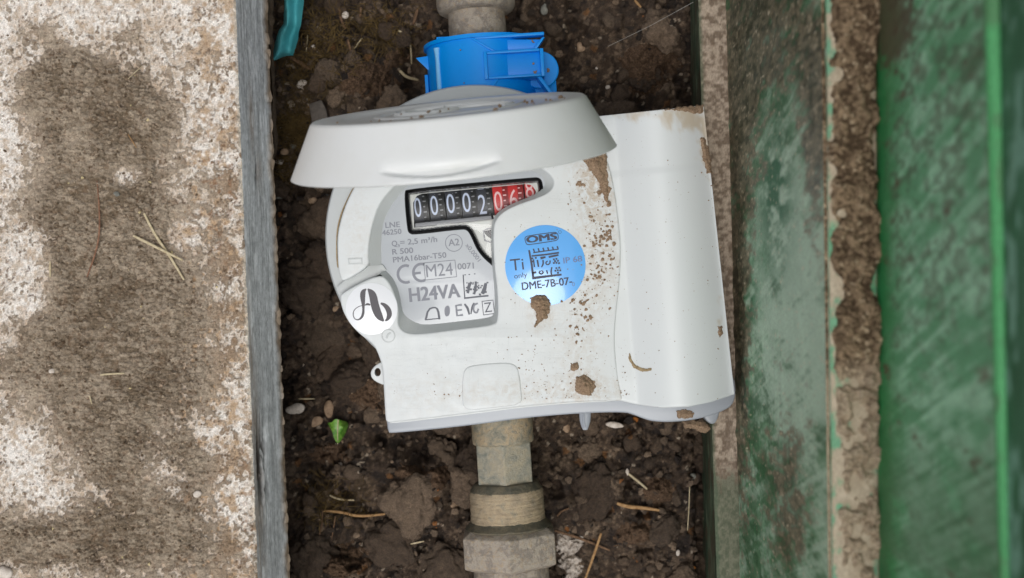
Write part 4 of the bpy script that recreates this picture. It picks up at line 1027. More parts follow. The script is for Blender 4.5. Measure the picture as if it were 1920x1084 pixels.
# raised emblem arcs on the lid's outer face
fc = LC_ + NV * (LH - .07); UX = NV.cross(EV)
def lidarc(cx, cy, r_, a0, a1, ry=None):
    pts = [fc + UX * (cx + r_ * math.cos(R(a))) + EV * (cy + (ry or r_) * math.sin(R(a))) + NV * .015 for a in np.linspace(a0, a1, 40)]
    tube('raised_emblem', pts, .07, MAT['lid'], lid, 8)
lidarc(-.6, -.2, .9, 20, 300); lidarc(.7, .3, 1.1, 150, 400, .8); lidarc(.1, 0, 1.5, 200, 340)
# hinge at the foot of the lid
for s_ in (-1.2, 1.2):
    hb = LC_ - EV * (RT - .05) + RTM * s_ + NV * (LH - .1)
    V = box_pts((hb.x, hb.y, 0), RTM, UPM, UPZ, -.25, .25, -.45, .04, -.02, .45)
    bevel_obj(mk('hinge_arm', V, BOXF, MAT['cover'], meter, False), .06)
tube('hinge_pin', [LC_ - EV * (RT - .02) + NV * (LH - .35) + RTM * q for q in (-1.7, 1.7)], .13, MAT['cover'], meter, 16)

# ------------------------------------------------------------------ soil on the meter
def crust(name, pts, zf, hgt, seed, mat, label=None, cat=None, parent=None, res=1.1, rough=1.0, group=None):
    """a lump of soil with an uneven outline lying on the surface zf(px, py)"""
    P = np.array(pts, float); x0, y0 = P.min(0) - 5; x1, y1 = P.max(0) + 5
    nx, ny = max(6, int((x1 - x0) / res)), max(6, int((y1 - y0) / res))
    gx_, gy_ = np.meshgrid(np.linspace(x0, x1, nx), np.linspace(y0, y1, ny))
    n_ = len(P); dist = np.full(gx_.shape, 1e9); ins = np.zeros(gx_.shape, bool)
    for i in range(n_):
        a, b = P[i], P[(i + 1) % n_]; ab = b - a; t = np.clip(((gx_ - a[0]) * ab[0] + (gy_ - a[1]) * ab[1]) / (ab @ ab), 0, 1)
        dist = np.minimum(dist, np.hypot(gx_ - a[0] - t * ab[0], gy_ - a[1] - t * ab[1]))
        cr = ((a[1] > gy_) != (b[1] > gy_)) & (gx_ < (b[0] - a[0]) * (gy_ - a[1]) / (b[1] - a[1] + 1e-12) + a[0]); ins ^= cr
    sd = np.where(ins, dist, -dist) + 3.0 * rough * (fbm(gx_ / 6, gy_ / 6, 3, seed) - .5) * 2
    w1, w2, wi = worley(gx_ / 7, gy_ / 7, seed + 3); v1, v2, vi = worley(gx_ / 3.2, gy_ / 3.2, seed + 6)
    hh = np.where(sd > 0, hgt * np.clip(sd / (hgt / .0171 * 1.1), 0, 1) ** .8 * (.55 + .5 * (1 - w1) * (.4 + wi) + .2 * (1 - v1)) + .012, -.05)
    idx = -np.ones(gx_.shape, int); V, F = [], []
    def vid(j, i):
        if idx[j, i] < 0:
            idx[j, i] = len(V); z = zf(gx_[j, i], gy_[j, i]) + hh[j, i]; V.append(W(gx_[j, i], gy_[j, i], z))
        return idx[j, i]
    for j in range(ny - 1):
        for i in range(nx - 1):
            if (hh[j:j + 2, i:i + 2] > 0).any(): F.append((vid(j, i), vid(j, i + 1), vid(j + 1, i + 1), vid(j + 1, i)))
    if not F: return None
    o = mk(name, V, F, mat, parent, True, 60)
    if label: tag(o, label, cat, group)
    return o
flatz = lambda x, y: 0.0
crust('soil_clod', [(994, 560), (1004, 552), (1020, 552), (1031, 562), (1031, 578), (1026, 596), (1012, 605), (1003, 613), (1006, 598), (1004, 585), (996, 575)], lambda x, y: .015, .42, 11, MAT['clod'], 'brown clod of soil stuck over the lower rim of the blue sticker', 'soil')
crust('soil_clod', [(1079, 706), (1096, 703), (1112, 712), (1118, 726), (1108, 741), (1090, 741), (1078, 733)], flatz, .32, 12, MAT['clod'], 'flat brown clod of soil on the white cover near its bottom edge', 'soil')
crust('soil_clod', [(1070, 680), (1082, 680), (1087, 690), (1078, 697), (1068, 695)], flatz, .12, 13, MAT['clod'], 'small tan crumb of soil just above the flat clod on the cover', 'soil')
crust('soil_clod', [(1086, 290), (1112, 284), (1136, 277), (1139, 315), (1141, 350), (1142, 378), (1136, 380), (1127, 352), (1113, 330), (1097, 306)], flatz, .26, 14, MAT['clod'], 'wedge of brown soil on the cover beside the tube, under the lid rim', 'soil')
crust('soil_clod', [(1268, 770), (1290, 768), (1303, 774), (1298, 783), (1272, 785)], lambda x, y: -.98, .14, 15, MAT['clod'], 'thin crust of soil on the translucent flange', 'soil')
crust('soil_clod', [(1280, 790), (1300, 788), (1322, 792), (1332, 802), (1322, 812), (1305, 806), (1285, 802)], lambda x, y: -1.25, .28, 16, MAT['clod'], 'ragged crumb of soil hanging under the right corner of the meter', 'soil')
crust('soil_clod', [(1240, 206), (1285, 200), (1318, 198), (1320, 212), (1300, 214), (1280, 208)], tz, .10, 17, MAT['clod'], 'soil dusting the top end of the round tube', 'soil')
crust('soil_clod', [(1312, 258), (1322, 255), (1330, 290), (1335, 325), (1325, 326), (1318, 300)], tz, .12, 18, MAT['clod'], 'streak of soil down the right side of the round tube', 'soil')
crust('soil_clod', [(1346, 612), (1354, 612), (1357, 626), (1350, 632), (1346, 622)], tz, .06, 19, MAT['clod'], 'small rusty soil smear low on the right side of the tube', 'soil')
crust('soil_clod', [(1180, 660), (1184, 672), (1190, 684), (1203, 690), (1222, 690), (1222, 694), (1205, 698), (1188, 690), (1178, 672)], tz, .04, 20, MAT['seam'], 'curved tan smear of dried mud on the lower left of the tube', 'soil', rough=.5)
crust('soil_clod', [(899, 184), (908, 183), (909, 192), (900, 194)], lambda x, y: 4.85, .05, 21, MAT['clod'], None, None)
for o in [o for o in COL.objects if o.name.startswith('soil_clod') and 'label' not in o.keys()]: bpy.data.objects.remove(o)

ICO = None
def ico(sub):
    bm = bmesh.new(); bmesh.ops.create_icosphere(bm, subdivisions=sub, radius=1); v = np.array([q.co[:] for q in bm.verts]); f = np.array([[q.index for q in p.verts] for p in bm.faces]); bm.free(); return v, f
I1, I2, I3 = ico(1), ico(2), ico(3)
def crumbs(name, items, mat, label=None, cat=None, seed=1, base=I1, col=None, cols=None):
    """many loose crumbs too small to count: items = (x, y, z, size)"""
    g = np.random.default_rng(seed); v, f = base; Vs, Fs, Cs = [], [], []; o_ = 0
    for k_, (x, y, z, s) in enumerate(items):
        q = v * (1 + g.uniform(-.35, .35, (len(v), 1))) * np.array([1, g.uniform(.55, 1), g.uniform(.4, .8)]) * s
        a = g.uniform(0, 6.28); ca, sa = math.cos(a), math.sin(a)
        q = np.stack([q[:, 0] * ca - q[:, 1] * sa + x, q[:, 0] * sa + q[:, 1] * ca + y, q[:, 2] + z], -1)
        Vs.append(q); Fs.append(f + o_); o_ += len(v)
        if cols is not None: Cs.append(np.repeat(np.array(cols[k_])[None, :3], len(v), 0))
    V = np.concatenate(Vs); F = np.concatenate(Fs)
    me = bpy.data.meshes.new(name); me.from_pydata((V / 100).tolist(), [], F.tolist())
    if cols is not None:
        at = me.attributes.new('col', 'FLOAT_COLOR', 'POINT'); a = np.ones((len(V), 4), np.float32); a[:, :3] = np.concatenate(Cs); at.data.foreach_set('color', a.ravel())
    me.materials.append(mat); o = bpy.data.objects.new(name, me); COL.objects.link(o)
    tag(o, label, cat, kind='stuff'); return o
def surf_z(px, py):
    t = (py - 207) / 540; Lx = 1126 + 37 * t
    return tz(px, py) if px > Lx + 18 else 0.0
it_ = []
def sprinkle(n, cx, cy, sx_, sy_, lo, hi):
    for _ in range(n):
        x, y_ = rng.gauss(cx, sx_), rng.gauss(cy, sy_)
        if not (650 < x < 1366 and 225 < y_ < 748) or (x > 1120 and y_ < 300): continue
        if x < 935 and y_ < 640 : continue
        if x > 1138 + (y_ - 300) * .1 and x < 1185 and rng.random() < .6: continue
        s = lo + (hi - lo) * rng.random() ** 3
        it_.append((*W(x, y_, surf_z(x, y_) + .2 * s * K)[:2], surf_z(x, y_) + .25 * s * K, s * K))
for a in ((60, 1125, 440, 16, 26, .9, 4.5), (90, 1128, 500, 18, 30, .9, 4.0), (60, 1100, 545, 20, 24, .9, 4.0), (40, 1082, 600, 12, 24, .9, 4.5), (34, 1138, 440, 8, 10, 1.2, 5.5), (20, 1132, 362, 8, 14, 1.5, 6), (16, 1116, 405, 16, 16, 1, 5), (14, 1088, 346, 4, 4, 1, 5),
          (170, 1070, 560, 90, 120, .5, 1.7), (110, 1080, 720, 50, 26, .6, 2.0), (150, 960, 742, 120, 16, .5, 1.8), (90, 1000, 680, 120, 50, .5, 1.5), (120, 1240, 420, 60, 170, .5, 1.4), (90, 1100, 350, 30, 50, .5, 1.8), (40, 1330, 420, 16, 160, .6, 2.2), (12, 940, 700, 40, 30, 1.5, 3.5), (40, 1250, 260, 60, 30, .5, 1.5)):
    sprinkle(*a)
crumbs('soil_crumbs', it_, MAT['clod'], 'fine brown soil crumbs sprinkled over the white meter cover', 'soil', 5)
it_ = []
for _ in range(22):
    u, w_ = rng.uniform(-3.2, 3.4), rng.uniform(.2, .99)
    p = LC_ + NV * (LH + .01) + RTM * u + EV * math.sqrt(max(0, (RT * .93) ** 2 - u * u)) * w_
    it_.append((p.x, p.y, p.z, .03 + .06 * rng.random() ** 2))
crumbs('lid_crumbs', it_, MAT['clod'], 'few brown soil crumbs lying on the lid\'s outer face', 'soil', 6)
it_ = [tuple(co_ + X_ * x + Y_ * y_ + Z_ * z) + (s,) for x, y_, z, s in ((1.70, .66, 1.76, .05), (1.74, .62, 1.75, .04), (1.72, -.40, 1.78, .06), (1.76, -.36, 1.78, .04), (1.69, -.1, 1.77, .05), (2.2, -.2, 1.14, .06), (2.19, -.27, 1.13, .05), (-1.25, 1.0, 1.24, .04), (-.65, -.6, 1.84, .03), (-.7, .5, 1.82, .03))]
crumbs('clamp_crumbs', it_, MAT['clod'], 'few tiny soil crumbs on the blue clamp', 'soil', 8)

# ------------------------------------------------------------------ loose crumbs of the pit and of the slab
it_, cl_ = [], []
for _ in range(7000):
    x, y_ = rng.uniform(-9, 8), rng.uniform(-11.5, 11.5); s = .02 + .17 * rng.random() ** 4
    it_.append((x, y_, soil_h(x, y_) + s * .3, s)); t = rng.random() ** 1.6
    b = (dark * (1 - t) + lite * t) * rng.uniform(.7, 1.2)
    if rng.random() < .012: b = np.array(c(176, 160, 140)[:3])
    if rng.random() < .012: b = np.array(c(150, 98, 52)[:3])
    cl_.append(b)
crumbs('pit_crumbs', it_, MAT['soil'], 'loose dark crumbs scattered over the soil in the pit', 'soil', 9, I1, cols=cl_)
KEEP = [(632, 806), (625, 825), (555, 767), (617, 767), (594, 790), (1198, 904), (1178, 948), (1225, 955), (1112, 1040), (1152, 797), (1062, 803), (566, 157), (648, 28), (560, 116), (770, 90), (765, 142), (640, 950), (1062, 1040), (598, 214), (1292, 950), (547, 285)]
def lumps(name, n, lo, hi, seed, label, base):
    """lumps of soil half sunk in the ground, too many and too merged to count"""
    g = np.random.default_rng(seed); v, f = base; Vs, Fs, Cs = [], [], []; o_ = 0
    for _ in range(n):
        x, y_ = g.uniform(-8.8, 8), g.uniform(-11, 11); r_ = lo + (hi - lo) * g.random() ** 2.2
        bx_, by_ = 960 + x / (K * (D + 5.5) / D), 542 - y_ / (K * (D + 5.5) / D)
        if any(math.hypot(bx_ - kx, by_ - ky) < r_ / .0197 + 12 for kx, ky in KEEP): continue
        off = g.uniform(0, 90, 3); sd_ = int(g.integers(1, 9999))
        d = (fbm3(v * 1.15 + off, 2, sd_) - .5) * 1.5 + (fbm3(v * 3.2 + off, 4, sd_ + 7, .7) - .5) * 1.1
        q = v * (1 + .62 * d[:, None])
        q = q * np.array([1, g.uniform(.65, 1), g.uniform(.5, .8)]) * r_; a = g.uniform(0, 6.28); ca, sa = math.cos(a), math.sin(a)
        z = soil_h(x, y_) + r_ * g.uniform(-.30, .22)
        Vs.append(np.stack([q[:, 0] * ca - q[:, 1] * sa + x, q[:, 0] * sa + q[:, 1] * ca + y_, q[:, 2] + z], -1)); Fs.append(f + o_); o_ += len(v)
        t = g.random() ** 1.3 * .75; b = (mid * (1 - t) + lite * t) * g.uniform(.65, 1.05); Cs.append(b[None] * (1 + .5 * np.clip(fbm3(v * 6 + off, 3, sd_ + 3, .7) - .5, -.6, .6))[:, None])
    V = np.concatenate(Vs) / 100; me = bpy.data.meshes.new(name); me.from_pydata(V.tolist(), [], np.concatenate(Fs).tolist())
    me.polygons.foreach_set('use_smooth', [True] * len(me.polygons))
    at = me.attributes.new('col', 'FLOAT_COLOR', 'POINT'); A_ = np.ones((len(V), 4), np.float32); A_[:, :3] = np.clip(np.concatenate(Cs), 0, 1); at.data.foreach_set('color', A_.ravel())
    me.materials.append(MAT['soil']); o = bpy.data.objects.new(name, me); COL.objects.link(o); tag(o, label, 'soil', kind='stuff')
lumps('soil_lumps', 105, .40, 1.15, 77, 'dark crumbly clumps of soil merged into the floor of the pit', ico(5))
lumps('small_soil_lumps', 420, .12, .40, 78, 'small dark lumps of soil strewn over the pit floor', I3)
def slab_h(px, py):
    p = W(px, py, ZT); x, y_ = p[0], p[1]; j = int(np.clip(np.searchsorted(vv, y_), 1, len(vv) - 1)); i = int(np.clip(np.searchsorted(uu, edge_x(y_) - x), 1, len(uu) - 1))
    return float(TZ[j, i]), float(dirt[j, i] * thick[j, i])
it_, cl_ = [], []
while len(it_) < 5200:
    px, py_ = rng.uniform(0, 478), rng.uniform(0, 1084); z, t = slab_h(px, py_)
    if px > 438 + 40 * py_ / 1084 or rng.random() > .06 + 1.1 * t: continue
    s = .012 + .05 * rng.random() ** 4; p = W(px, py_, z); it_.append((p[0], p[1], z + .2 * s, s))
    q = rng.random(); b = np.array(c(98, 80, 62)[:3]) * (1 - q) + np.array(c(172, 154, 132)[:3]) * q
    if rng.random() < .015: b = np.array(c(214, 196, 150)[:3])
    cl_.append(b)
crumbs('slab_grit', it_, MAT['dry_soil'], 'fine brown grit lying on the slab top', 'grit', 10, I1, cols=cl_)

# ------------------------------------------------------------------ pebbles
def pebble(px, py, rx, ry, rot, mat, label, where='soil', seed=0, name='pebble', flatn=.7, rough=.18, group='pebbles in the pit', sub=I3, cat='pebble'):
    g = np.random.default_rng(seed + int(px)); v, f = sub
    q = v.copy()
    ph = g.uniform(0, 6.28, 6); dirs = g.normal(size=(6, 3))
    d = sum(np.sin(2.2 * (q @ dirs[i]) + ph[i]) for i in range(6)) / 6
    q = q * (1 + rough * 1.6 * d[:, None])
    if where == 'soil': p = on_soil(px, py, .25 * min(rx, ry) * K)
    else: z = slab_h(px, py)[0] + .2 * min(rx, ry) * K; p = W(px, py, z)
    s = K * (D - p[2]) / D
    q = q * np.array([rx * s, ry * s, min(rx, ry) * s * flatn]); a = -R(rot)
    q = np.stack([q[:, 0] * math.cos(a) - q[:, 1] * math.sin(a) + p[0], q[:, 0] * math.sin(a) + q[:, 1] * math.cos(a) + p[1], q[:, 2] + p[2]], -1)
    o = mk(name, q.tolist(), f.tolist(), MAT[mat], None, True, None, recalc=False); tag(o, label, cat, group); return o
PB = [(555, 767, 19, 10, -12, 'pebble', 'oval whitish pebble beside the slab, left of the green leaf'), (617, 767, 9, 18, -5, 'pebble_tan', 'upright tan pebble just above the green leaf'), (594, 790, 13, 9, -40, 'pebble_tan', 'small slanting tan pebble touching the left of the green leaf'),
      (648, 28, 7.5, 7.5, 0, 'pebble', 'round white pebble right of the teal plastic strip'), (587, 88, 4.5, 4.5, 0, 'pebble', 'tiny white pebble just right of the lower end of the teal strip'), (566, 157, 10, 8, -30, 'pebble', 'jagged pale pebble below the teal strip'), (603, 164, 4, 4, 0, 'pebble_grey', 'tiny grey pebble right of the jagged pale pebble'),
      (548, 272, 9, 9, 0, 'pebble_grey', 'greyish pebble in moss beside the slab, topmost of four left of the lid'), (533, 284, 8, 7, 0, 'pebble_tan', 'tan pebble touching the greyish one in the moss left of the lid'), (524, 303, 7, 6, 0, 'pebble', 'pale pebble below the tan one in the moss left of the lid'), (524, 365, 10, 10, 20, 'pebble_grey', 'grey pebble against the slab under the lid\'s left end'), (588, 377, 9, 7, 0, 'pebble_tan', 'tan pebble in shade left of the meter ring, under the lid'), (611, 372, 6, 9, 15, 'pebble_grey', 'grey pebble touching the meter ring under the lid'),
      (630, 580, 7, 6, 0, 'pebble_tan', 'tan pebble at the meter ring left of the white logo sticker'), (1090, 88, 9, 10, 0, 'pebble_tan', 'knobbly tan pebble right of the blue clamp'), (1021, 18, 7, 11, 10, 'pebble_grey', 'smooth grey pebble right of the pipe at the top edge'), (1227, 82, 4.5, 4.5, 0, 'pebble', 'small white pebble right of the clamp, near the green box'), (1119, 128, 2.8, 2.5, 0, 'pebble', 'tiny bright white speck of stone behind the lid'), (1140, 164, 4.5, 4, 0, 'pebble', 'small pale pebble just above the lid\'s right end'),
      (1152, 797, 16, 6, 5, 'pebble', 'flat white pebble under the flange beside the translucent peg'), (1062, 803, 7, 9, -15, 'pebble_tan', 'tan pebble in shade between pipe and translucent peg'), (1190, 787, 7, 5, 0, 'pebble_orange', 'orange pebble just under the flange\'s wavy edge'), (1176, 885, 3.5, 7, 0, 'pebble', 'small upright white pebble above the slanting straw'), (1300, 893, 6, 7, 0, 'pebble_grey', 'small grey-white pebble against the green skirting'), (1296, 1066, 8, 6, 0, 'pebble_orange', 'reddish pebble at the foot of the green box near the bottom edge'), (1271, 1037, 4, 6, 0, 'pebble', 'small pale pebble low in the pit near the reddish one'),
      (820, 829, 7, 7, 0, 'pebble_tan', 'tan pebble in the dark hollow under the meter\'s left corner'), (713, 936, 6, 5, 0, 'pebble_tan', 'small tan pebble left of the lower pipe, right of the moss tuft'), (806, 936, 4, 6, -20, 'pebble_tan', 'small oval tan pebble on the big clod left of the pipe'), (850, 948, 8, 8, 0, 'pebble_tan', 'pinkish tan pebble close to the left of the union ring'), (742, 997, 5, 8, -10, 'pebble_orange', 'small upright orange pebble in the lower left of the pit'), (638, 871, 5, 4, 0, 'pebble', 'small pale pebble below the green leaf'), (858, 1070, 6, 6, 0, 'pebble', 'small white pebble at the left of the union nut')]
for i, a in enumerate(PB): pebble(*a[:6], a[6], seed=i * 13)
pebble(8, 1076, 15, 13, 0, 'pebble', 'white pebble on the slab in the bottom left corner', 'slab', 3, group=None); pebble(97, 696, 5, 5, 0, 'pebble', 'small pale pebble on the dirt of the slab', 'slab', 4, group=None); pebble(219, 364, 6, 5, 0, 'pebble_grey', 'dark grey chip of stone on the slab below the white patch', 'slab', 5, group=None); pebble(370, 927, 8, 6, -20, 'pebble', 'white chip of stone on the lower right of the slab', 'slab', 6, group=None); pebble(352, 936, 8, 10, 0, 'clod', 'brown chip beside the white chip on the slab', 'slab', 7, group=None, cat='soil', name='soil_chip')
# chalky stone by the nut, slate shard, damp clods
crust('chalky_stone', [(1044, 1000), (1062, 990), (1085, 1004), (1096, 1022), (1088, 1040), (1094, 1062), (1082, 1090), (1052, 1092), (1046, 1060), (1056, 1040), (1040, 1020)], lambda x, y_: soil_h(*W2(x, y_, -5.3)) - .05, .5, 91, MAT['chalk'], 'crusty whitish stone half buried right of the union nut', 'stone', res=1.4, rough=3.0)
sp_ = on_soil(598, 214, .5); s = [(580, 196), (603, 188), (612, 205), (619, 240), (588, 246)]
plate('slate_shard', PX(s, sp_[2]), sp_[2] + .12, sp_[2] - .6, MAT['slate'], None, .03, 2)
tag(bpy.data.objects['slate_shard'], 'flat dark grey shard of slate just behind the lid\'s left end', 'stone')
for i, (px, py_, rx, ry, lb) in enumerate(((700, 150, 62, 46, 'broad damp clod of soil left of the blue clamp'), (745, 105, 30, 26, 'damp clod of soil behind the broad clod left of the clamp'), (830, 895, 30, 26, 'rounded damp clod left of the hexagonal pipe neck'), (770, 890, 34, 30, 'rough damp clod below the meter\'s left corner'), (1236, 925, 36, 34, 'lumpy damp clod near the green box, right of the straws'), (690, 740, 34, 40, 'damp clod left of the meter\'s box'), (620, 850, 40, 26, 'damp clod below the green leaf'), (1190, 1000, 46, 30, 'wide damp clod below the orange straw'), (640, 1050, 60, 34, 'wide damp clod at the bottom edge left of the pipe'), (1215, 130, 60, 50, 'broad flat clod right of the lid near the green box'))):
    P0 = on_soil(px, py_)
    def zf(x, y_, P0=P0): q = W(x, y_, P0[2]); return soil_h(q[0], q[1]) - .10
    pts = [(px + rx * (1 + .25 * math.sin(3 * a + i)) * math.cos(a), py_ + ry * (1 + .2 * math.cos(2 * a + i)) * math.sin(a)) for a in np.linspace(0, 6.0, 14)]
    crust('damp_clod', pts, zf, .42, 60 + i, MAT['clod_dark'], lb, 'soil', res=1.8, group='damp clods in the pit')

# ------------------------------------------------------------------ straws, twigs, roots
def strand(pts, rad, mat, label, cat='straw', where='soil', name='straw', lift=.06, flatn=.6):
    P = chaikin(pts, 2, False) if len(pts) > 2 else [tuple(pts[0][k_] + (pts[1][k_] - pts[0][k_]) * i / 6 for k_ in (0, 1)) for i in range(7)]
    Q = []
    zs = [on_soil(x, y_)[2] if where == 'soil' else slab_h(x, y_)[0] for x, y_ in P]
    zm = [max(zs[max(0, i - 2):i + 3]) for i in range(len(zs))]; zm = [sum(zm[max(0, i - 3):i + 4]) / len(zm[max(0, i - 3):i + 4]) for i in range(len(zm))]
    for (x, y_), z in zip(P, zm): Q.append(W(x, y_, z + lift))
    o = tube(name, Q, rad, MAT[mat], None, 8, lambda t: .55 + .45 * math.sin(math.pi * min(1, .15 + .8 * t)), flatn); tag(o, label, cat); return o
SL = dict(where='slab', lift=.05)
strand([(163, 520), (178, 478), (186, 445), (187, 400), (182, 340)], .028, 'needle', 'long reddish brown pine needle curving on the slab dirt', 'needle', name='pine_needle', **SL)
strand([(270, 400), (290, 440), (315, 475), (345, 525)], .042, 'straw', 'longer pale straw of the crossed pair on the slab', **SL)
strand([(250, 442), (290, 462), (342, 488)], .042, 'straw', 'shorter pale straw crossing the longer one on the slab', where='slab', lift=.12)
strand([(188, 703), (208, 701), (233, 700)], .03, 'straw', 'short pale straw lying flat in the middle of the slab', **SL)
strand([(240, 252), (256, 277)], .018, 'straw_orange', 'tiny orange straw on the upper slab', **SL)
strand([(94, 490), (94, 520)], .03, 'straw', 'short upright straw bit on the left of the slab', **SL)
strand([(240, 148), (266, 124)], .012, 'straw', 'hair-thin straw near the top of the slab dirt', **SL)
strand([(168, 742), (172, 758)], .02, 'straw', 'tiny straw bit below the short straw on the slab', **SL)
strand([(1178, 888), (1198, 904), (1218, 921)], .045, 'straw', 'slanting pale straw in the pit below the flange')
strand([(1157, 944), (1180, 951), (1205, 952), (1236, 957)], .07, 'straw_orange', 'orange-brown straw lying level right of the pipe')
strand([(1127, 1000), (1114, 1040), (1097, 1086)], .05, 'straw_orange', 'tan straw stalk standing at the bottom edge right of the nut', lift=.4)
strand([(1293, 912), (1292, 950), (1289, 995)], .02, 'straw', 'thin upright straw at the foot of the green box')
strand([(1040, 995), (1090, 1010), (1143, 1032)], .05, 'twig', 'brown stem running right from the union nut', 'twig', name='twig')
strand([(540, 104), (560, 116), (582, 130)], .07, 'twig', 'thick brown twig just below the teal strip', 'twig', name='twig')
strand([(746, 58), (762, 62), (770, 78), (772, 120)], .05, 'straw', 'bent pale grass blade left of the blue clamp', 'grass')
strand([(750, 133), (762, 145), (784, 150)], .055, 'straw', 'short pale root close to the left side of the clamp', 'root', name='root')
strand([(636, 16), (640, 40), (648, 54)], .045, 'twig', 'thin brown twig left of the round white pebble', 'twig', name='twig')
strand([(577, 66), (574, 98)], .018, 'straw', 'thin pale upright stalk right of the teal strip')
strand([(783, 16), (775, 46)], .06, 'twig', 'stubby brown twig beside the upper pipe nut', 'twig', name='twig')
strand([(677, 14), (675, 32)], .05, 'twig', 'short pinkish twig right of the round white pebble', 'twig', name='twig')
strand([(652, 74), (658, 96), (660, 114)], .045, 'twig', 'upright brown twig in the moss left of the clamp', 'twig', name='twig')
strand([(664, 92), (679, 71)], .03, 'straw', 'slanting pale straw beside the upright twig')
strand([(606, 958), (640, 960), (672, 969), (722, 964)], .055, 'straw_orange', 'ochre stem at the lower side of the moss tuft', 'root', name='root')
strand([(618, 929), (636, 937), (664, 938)], .035, 'straw', 'curled pale rootlet in the lower moss tuft', 'root', name='root')
strand([(605, 955), (604, 985), (598, 1006)], .028, 'twig', 'thin rootlet hanging down from the lower moss tuft', 'root', name='root')
strand([(629, 968), (622, 1010)], .028, 'twig', 'second thin rootlet below the moss tuft, right of the first', 'root', name='root')
strand([(1190, 0), (1202, 14)], .05, 'straw_orange', 'short tan straw at the top edge right of the pipe')
strand([(1226, 32), (1246, 38)], .028, 'straw', 'small white splinter near the top right of the pit')
strand([(560, 748), (590, 748)], .03, 'straw', 'thin straw just above the oval whitish pebble')
strand([(770, 1020), (795, 1015)], .03, 'straw', 'small pale splinter left of the union nut')
strand([(1045, 968), (1053, 958), (1072, 952)], .04, 'twig', 'curled brown bark strip right of the union ring', 'twig', name='twig')
tube('web_thread', [W(1140, 87, -4.9), W(1220, 48, -3.6), W(1300, 4, -2.0)], .006, MAT['thread'], None, 6); tag(bpy.data.objects['web_thread'], 'single spider thread stretched over the soil at the upper right', 'thread')

# ------------------------------------------------------------------ leaf, teal strip, moss
lp = on_soil(632, 806, .45); lz = lp[2]
lo = [(612, 792), (622, 793), (628, 785), (640, 788), (655, 793), (650, 808), (640, 826), (633, 833), (626, 822), (622, 806)]
lo = chaikin(lo, 2); V = [W(x, y_, lz + .10 * math.sin((x - 612) * .12) - .012 * abs(x - 632) + .05) for x, y_ in lo]; n = len(V)
V += [W(632 + (x - 632) * .5, 808 + (y_ - 808) * .5, lz + .06) for x, y_ in lo]; V.append(W(632, 808, lz + .0))
V2_ = V + [(v[0], v[1], v[2] - .025) for v in V]; m_ = len(V)
F = [(i, (i + 1) % n, n + (i + 1) % n, n + i) for i in range(n)] + [(n + i, n + (i + 1) % n, 2 * n) for i in range(n)]
F += [tuple(m_ + q for q in f[::-1]) for f in F] + [(i, m_ + i, m_ + (i + 1) % n, (i + 1) % n) for i in range(n)]
leaf = empty('ivy_leaf', (lp[0], lp[1], lz)); tag(leaf, 'small bright green leaf lying on the soil left of the meter', 'leaf')
mk('blade', V2_, F, MAT['leaf'], leaf, True, 60); tube('vein', [W(634, 787, lz + .09), W(633, 808, lz + .03), W(633, 833, lz + .07)], .02, MAT['straw'], leaf, 6)

tpts = [[(533, -30), (545, -30), (558, -30), (571, -30)], [(533, 0), (544, 0), (558, 0), (570, 0)], [(533, 20), (542, 20), (556, 22), (567, 24)], [(532, 44), (540, 46), (553, 48), (563, 50)], [(523, 58), (537, 62), (549, 66), (559, 70)], [(517, 76), (530, 78), (545, 84), (555, 88)], [(511, 96), (526, 96), (541, 100), (552, 99)], [(504, 116), (518, 112), (537, 104), (549, 104)]]
def lerp_grid(P, n, m):
    P = np.array(P, float); a, b = P.shape[:2]
    ri, ci = np.linspace(0, a - 1, n), np.linspace(0, b - 1, m); o = np.zeros((n, m, 2))
    for i, r_ in enumerate(ri):
        r0_ = min(int(r_), a - 2); row = P[r0_] * (1 - r_ + r0_) + P[r0_ + 1] * (r_ - r0_)
        for j, q in enumerate(ci):
            c0 = min(int(q), b - 2); o[i, j] = row[c0] * (1 - q + c0) + row[c0 + 1] * (q - c0)
    return o
G = lerp_grid(tpts, 40, 18); V = []
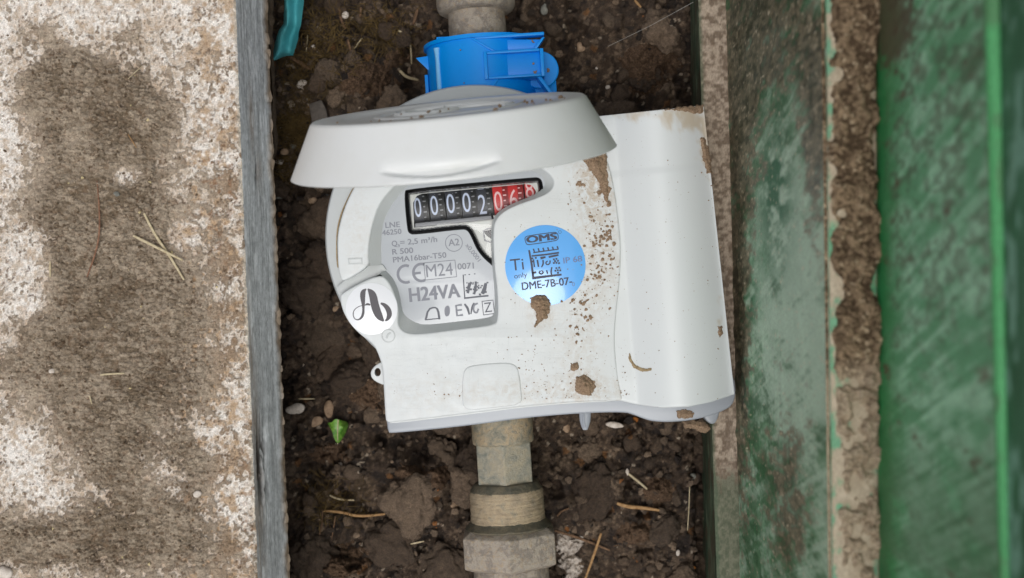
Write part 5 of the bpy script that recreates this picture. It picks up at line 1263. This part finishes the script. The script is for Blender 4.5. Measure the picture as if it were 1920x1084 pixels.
for lay in (0, -.05):
    for i in range(40):
        for j in range(18):
            x, y_ = G[i, j] + np.array([1.2, 1.0]) * (fbm(np.array([i / 4.]), np.array([j / 4.]), 2, 700)[0] - .5) * 2
            V.append(W(x, y_, -3.9 + lay + .35 * math.sin(j * .42) - .012 * i + .15 * math.sin(i * .35 + j * .3)))
F = [];
for i in range(39):
    for j in range(17):
        a = i * 18 + j; F.append((a, a + 1, a + 19, a + 18)); b = a + 720; F.append((b + 18, b + 19, b + 1, b))
for i in range(39):
    for j in (0, 17): a = i * 18 + j; F.append((a, a + 18, a + 738, a + 720))
for j in range(17):
    for i in (0, 39): a = i * 18 + j; F.append((a, a + 1, a + 721, a + 720))
tag(mk('teal_strip', V, F, MAT['teal'], None, True, 60), 'torn teal plastic strip beside the slab at the top edge', 'plastic strip')

def moss(name, spots, n, seed, label):
    g = random.Random(seed); V, F = [], []
    for _ in range(n):
        cx, cy, sx_, sy_ = g.choice(spots); px, py_ = g.gauss(cx, sx_), g.gauss(cy, sy_)
        if px < 505 + 25 * py_ / 1084: continue
        p = Vector(on_soil(px, py_, .02)); a = g.uniform(0, 6.28); L = g.uniform(.12, .6); w = g.uniform(.006, .017); h = g.uniform(.06, .42)
        d = Vector((math.cos(a), math.sin(a), 0)); q = Vector((-d.y, d.x, 0)); bend = g.uniform(-.3, .3)
        b = len(V)
        for k_ in range(4):
            t = k_ / 3; o = p + d * L * t + q * bend * L * t * t + Vector((0, 0, h * math.sin(t * 2.4))); ww = w * (1 - .8 * t)
            V.append(o - q * ww); V.append(o + q * ww + Vector((0, 0, w * .6)))
        for k_ in range(3): F.append((b + 2 * k_, b + 2 * k_ + 1, b + 2 * k_ + 3, b + 2 * k_ + 2))
    o = mk(name, V, F, MAT['moss'], None, True, None, recalc=False); tag(o, label, 'moss', kind='stuff')
moss('moss', [(545, 235, 24, 22), (555, 245, 20, 18), (550, 238, 16, 12), (560, 250, 18, 16), (535, 320, 14, 14), (620, 90, 40, 34), (660, 50, 60, 30), (560, 150, 26, 40), (730, 60, 30, 26), (590, 60, 30, 30), (600, 110, 40, 30)], 2600, 31, 'olive brown moss strands on the soil between slab and clamp')
moss('moss', [(620, 930, 24, 22), (650, 945, 26, 16), (600, 960, 20, 20)], 260, 32, 'small tuft of ochre moss in the lower left of the pit')
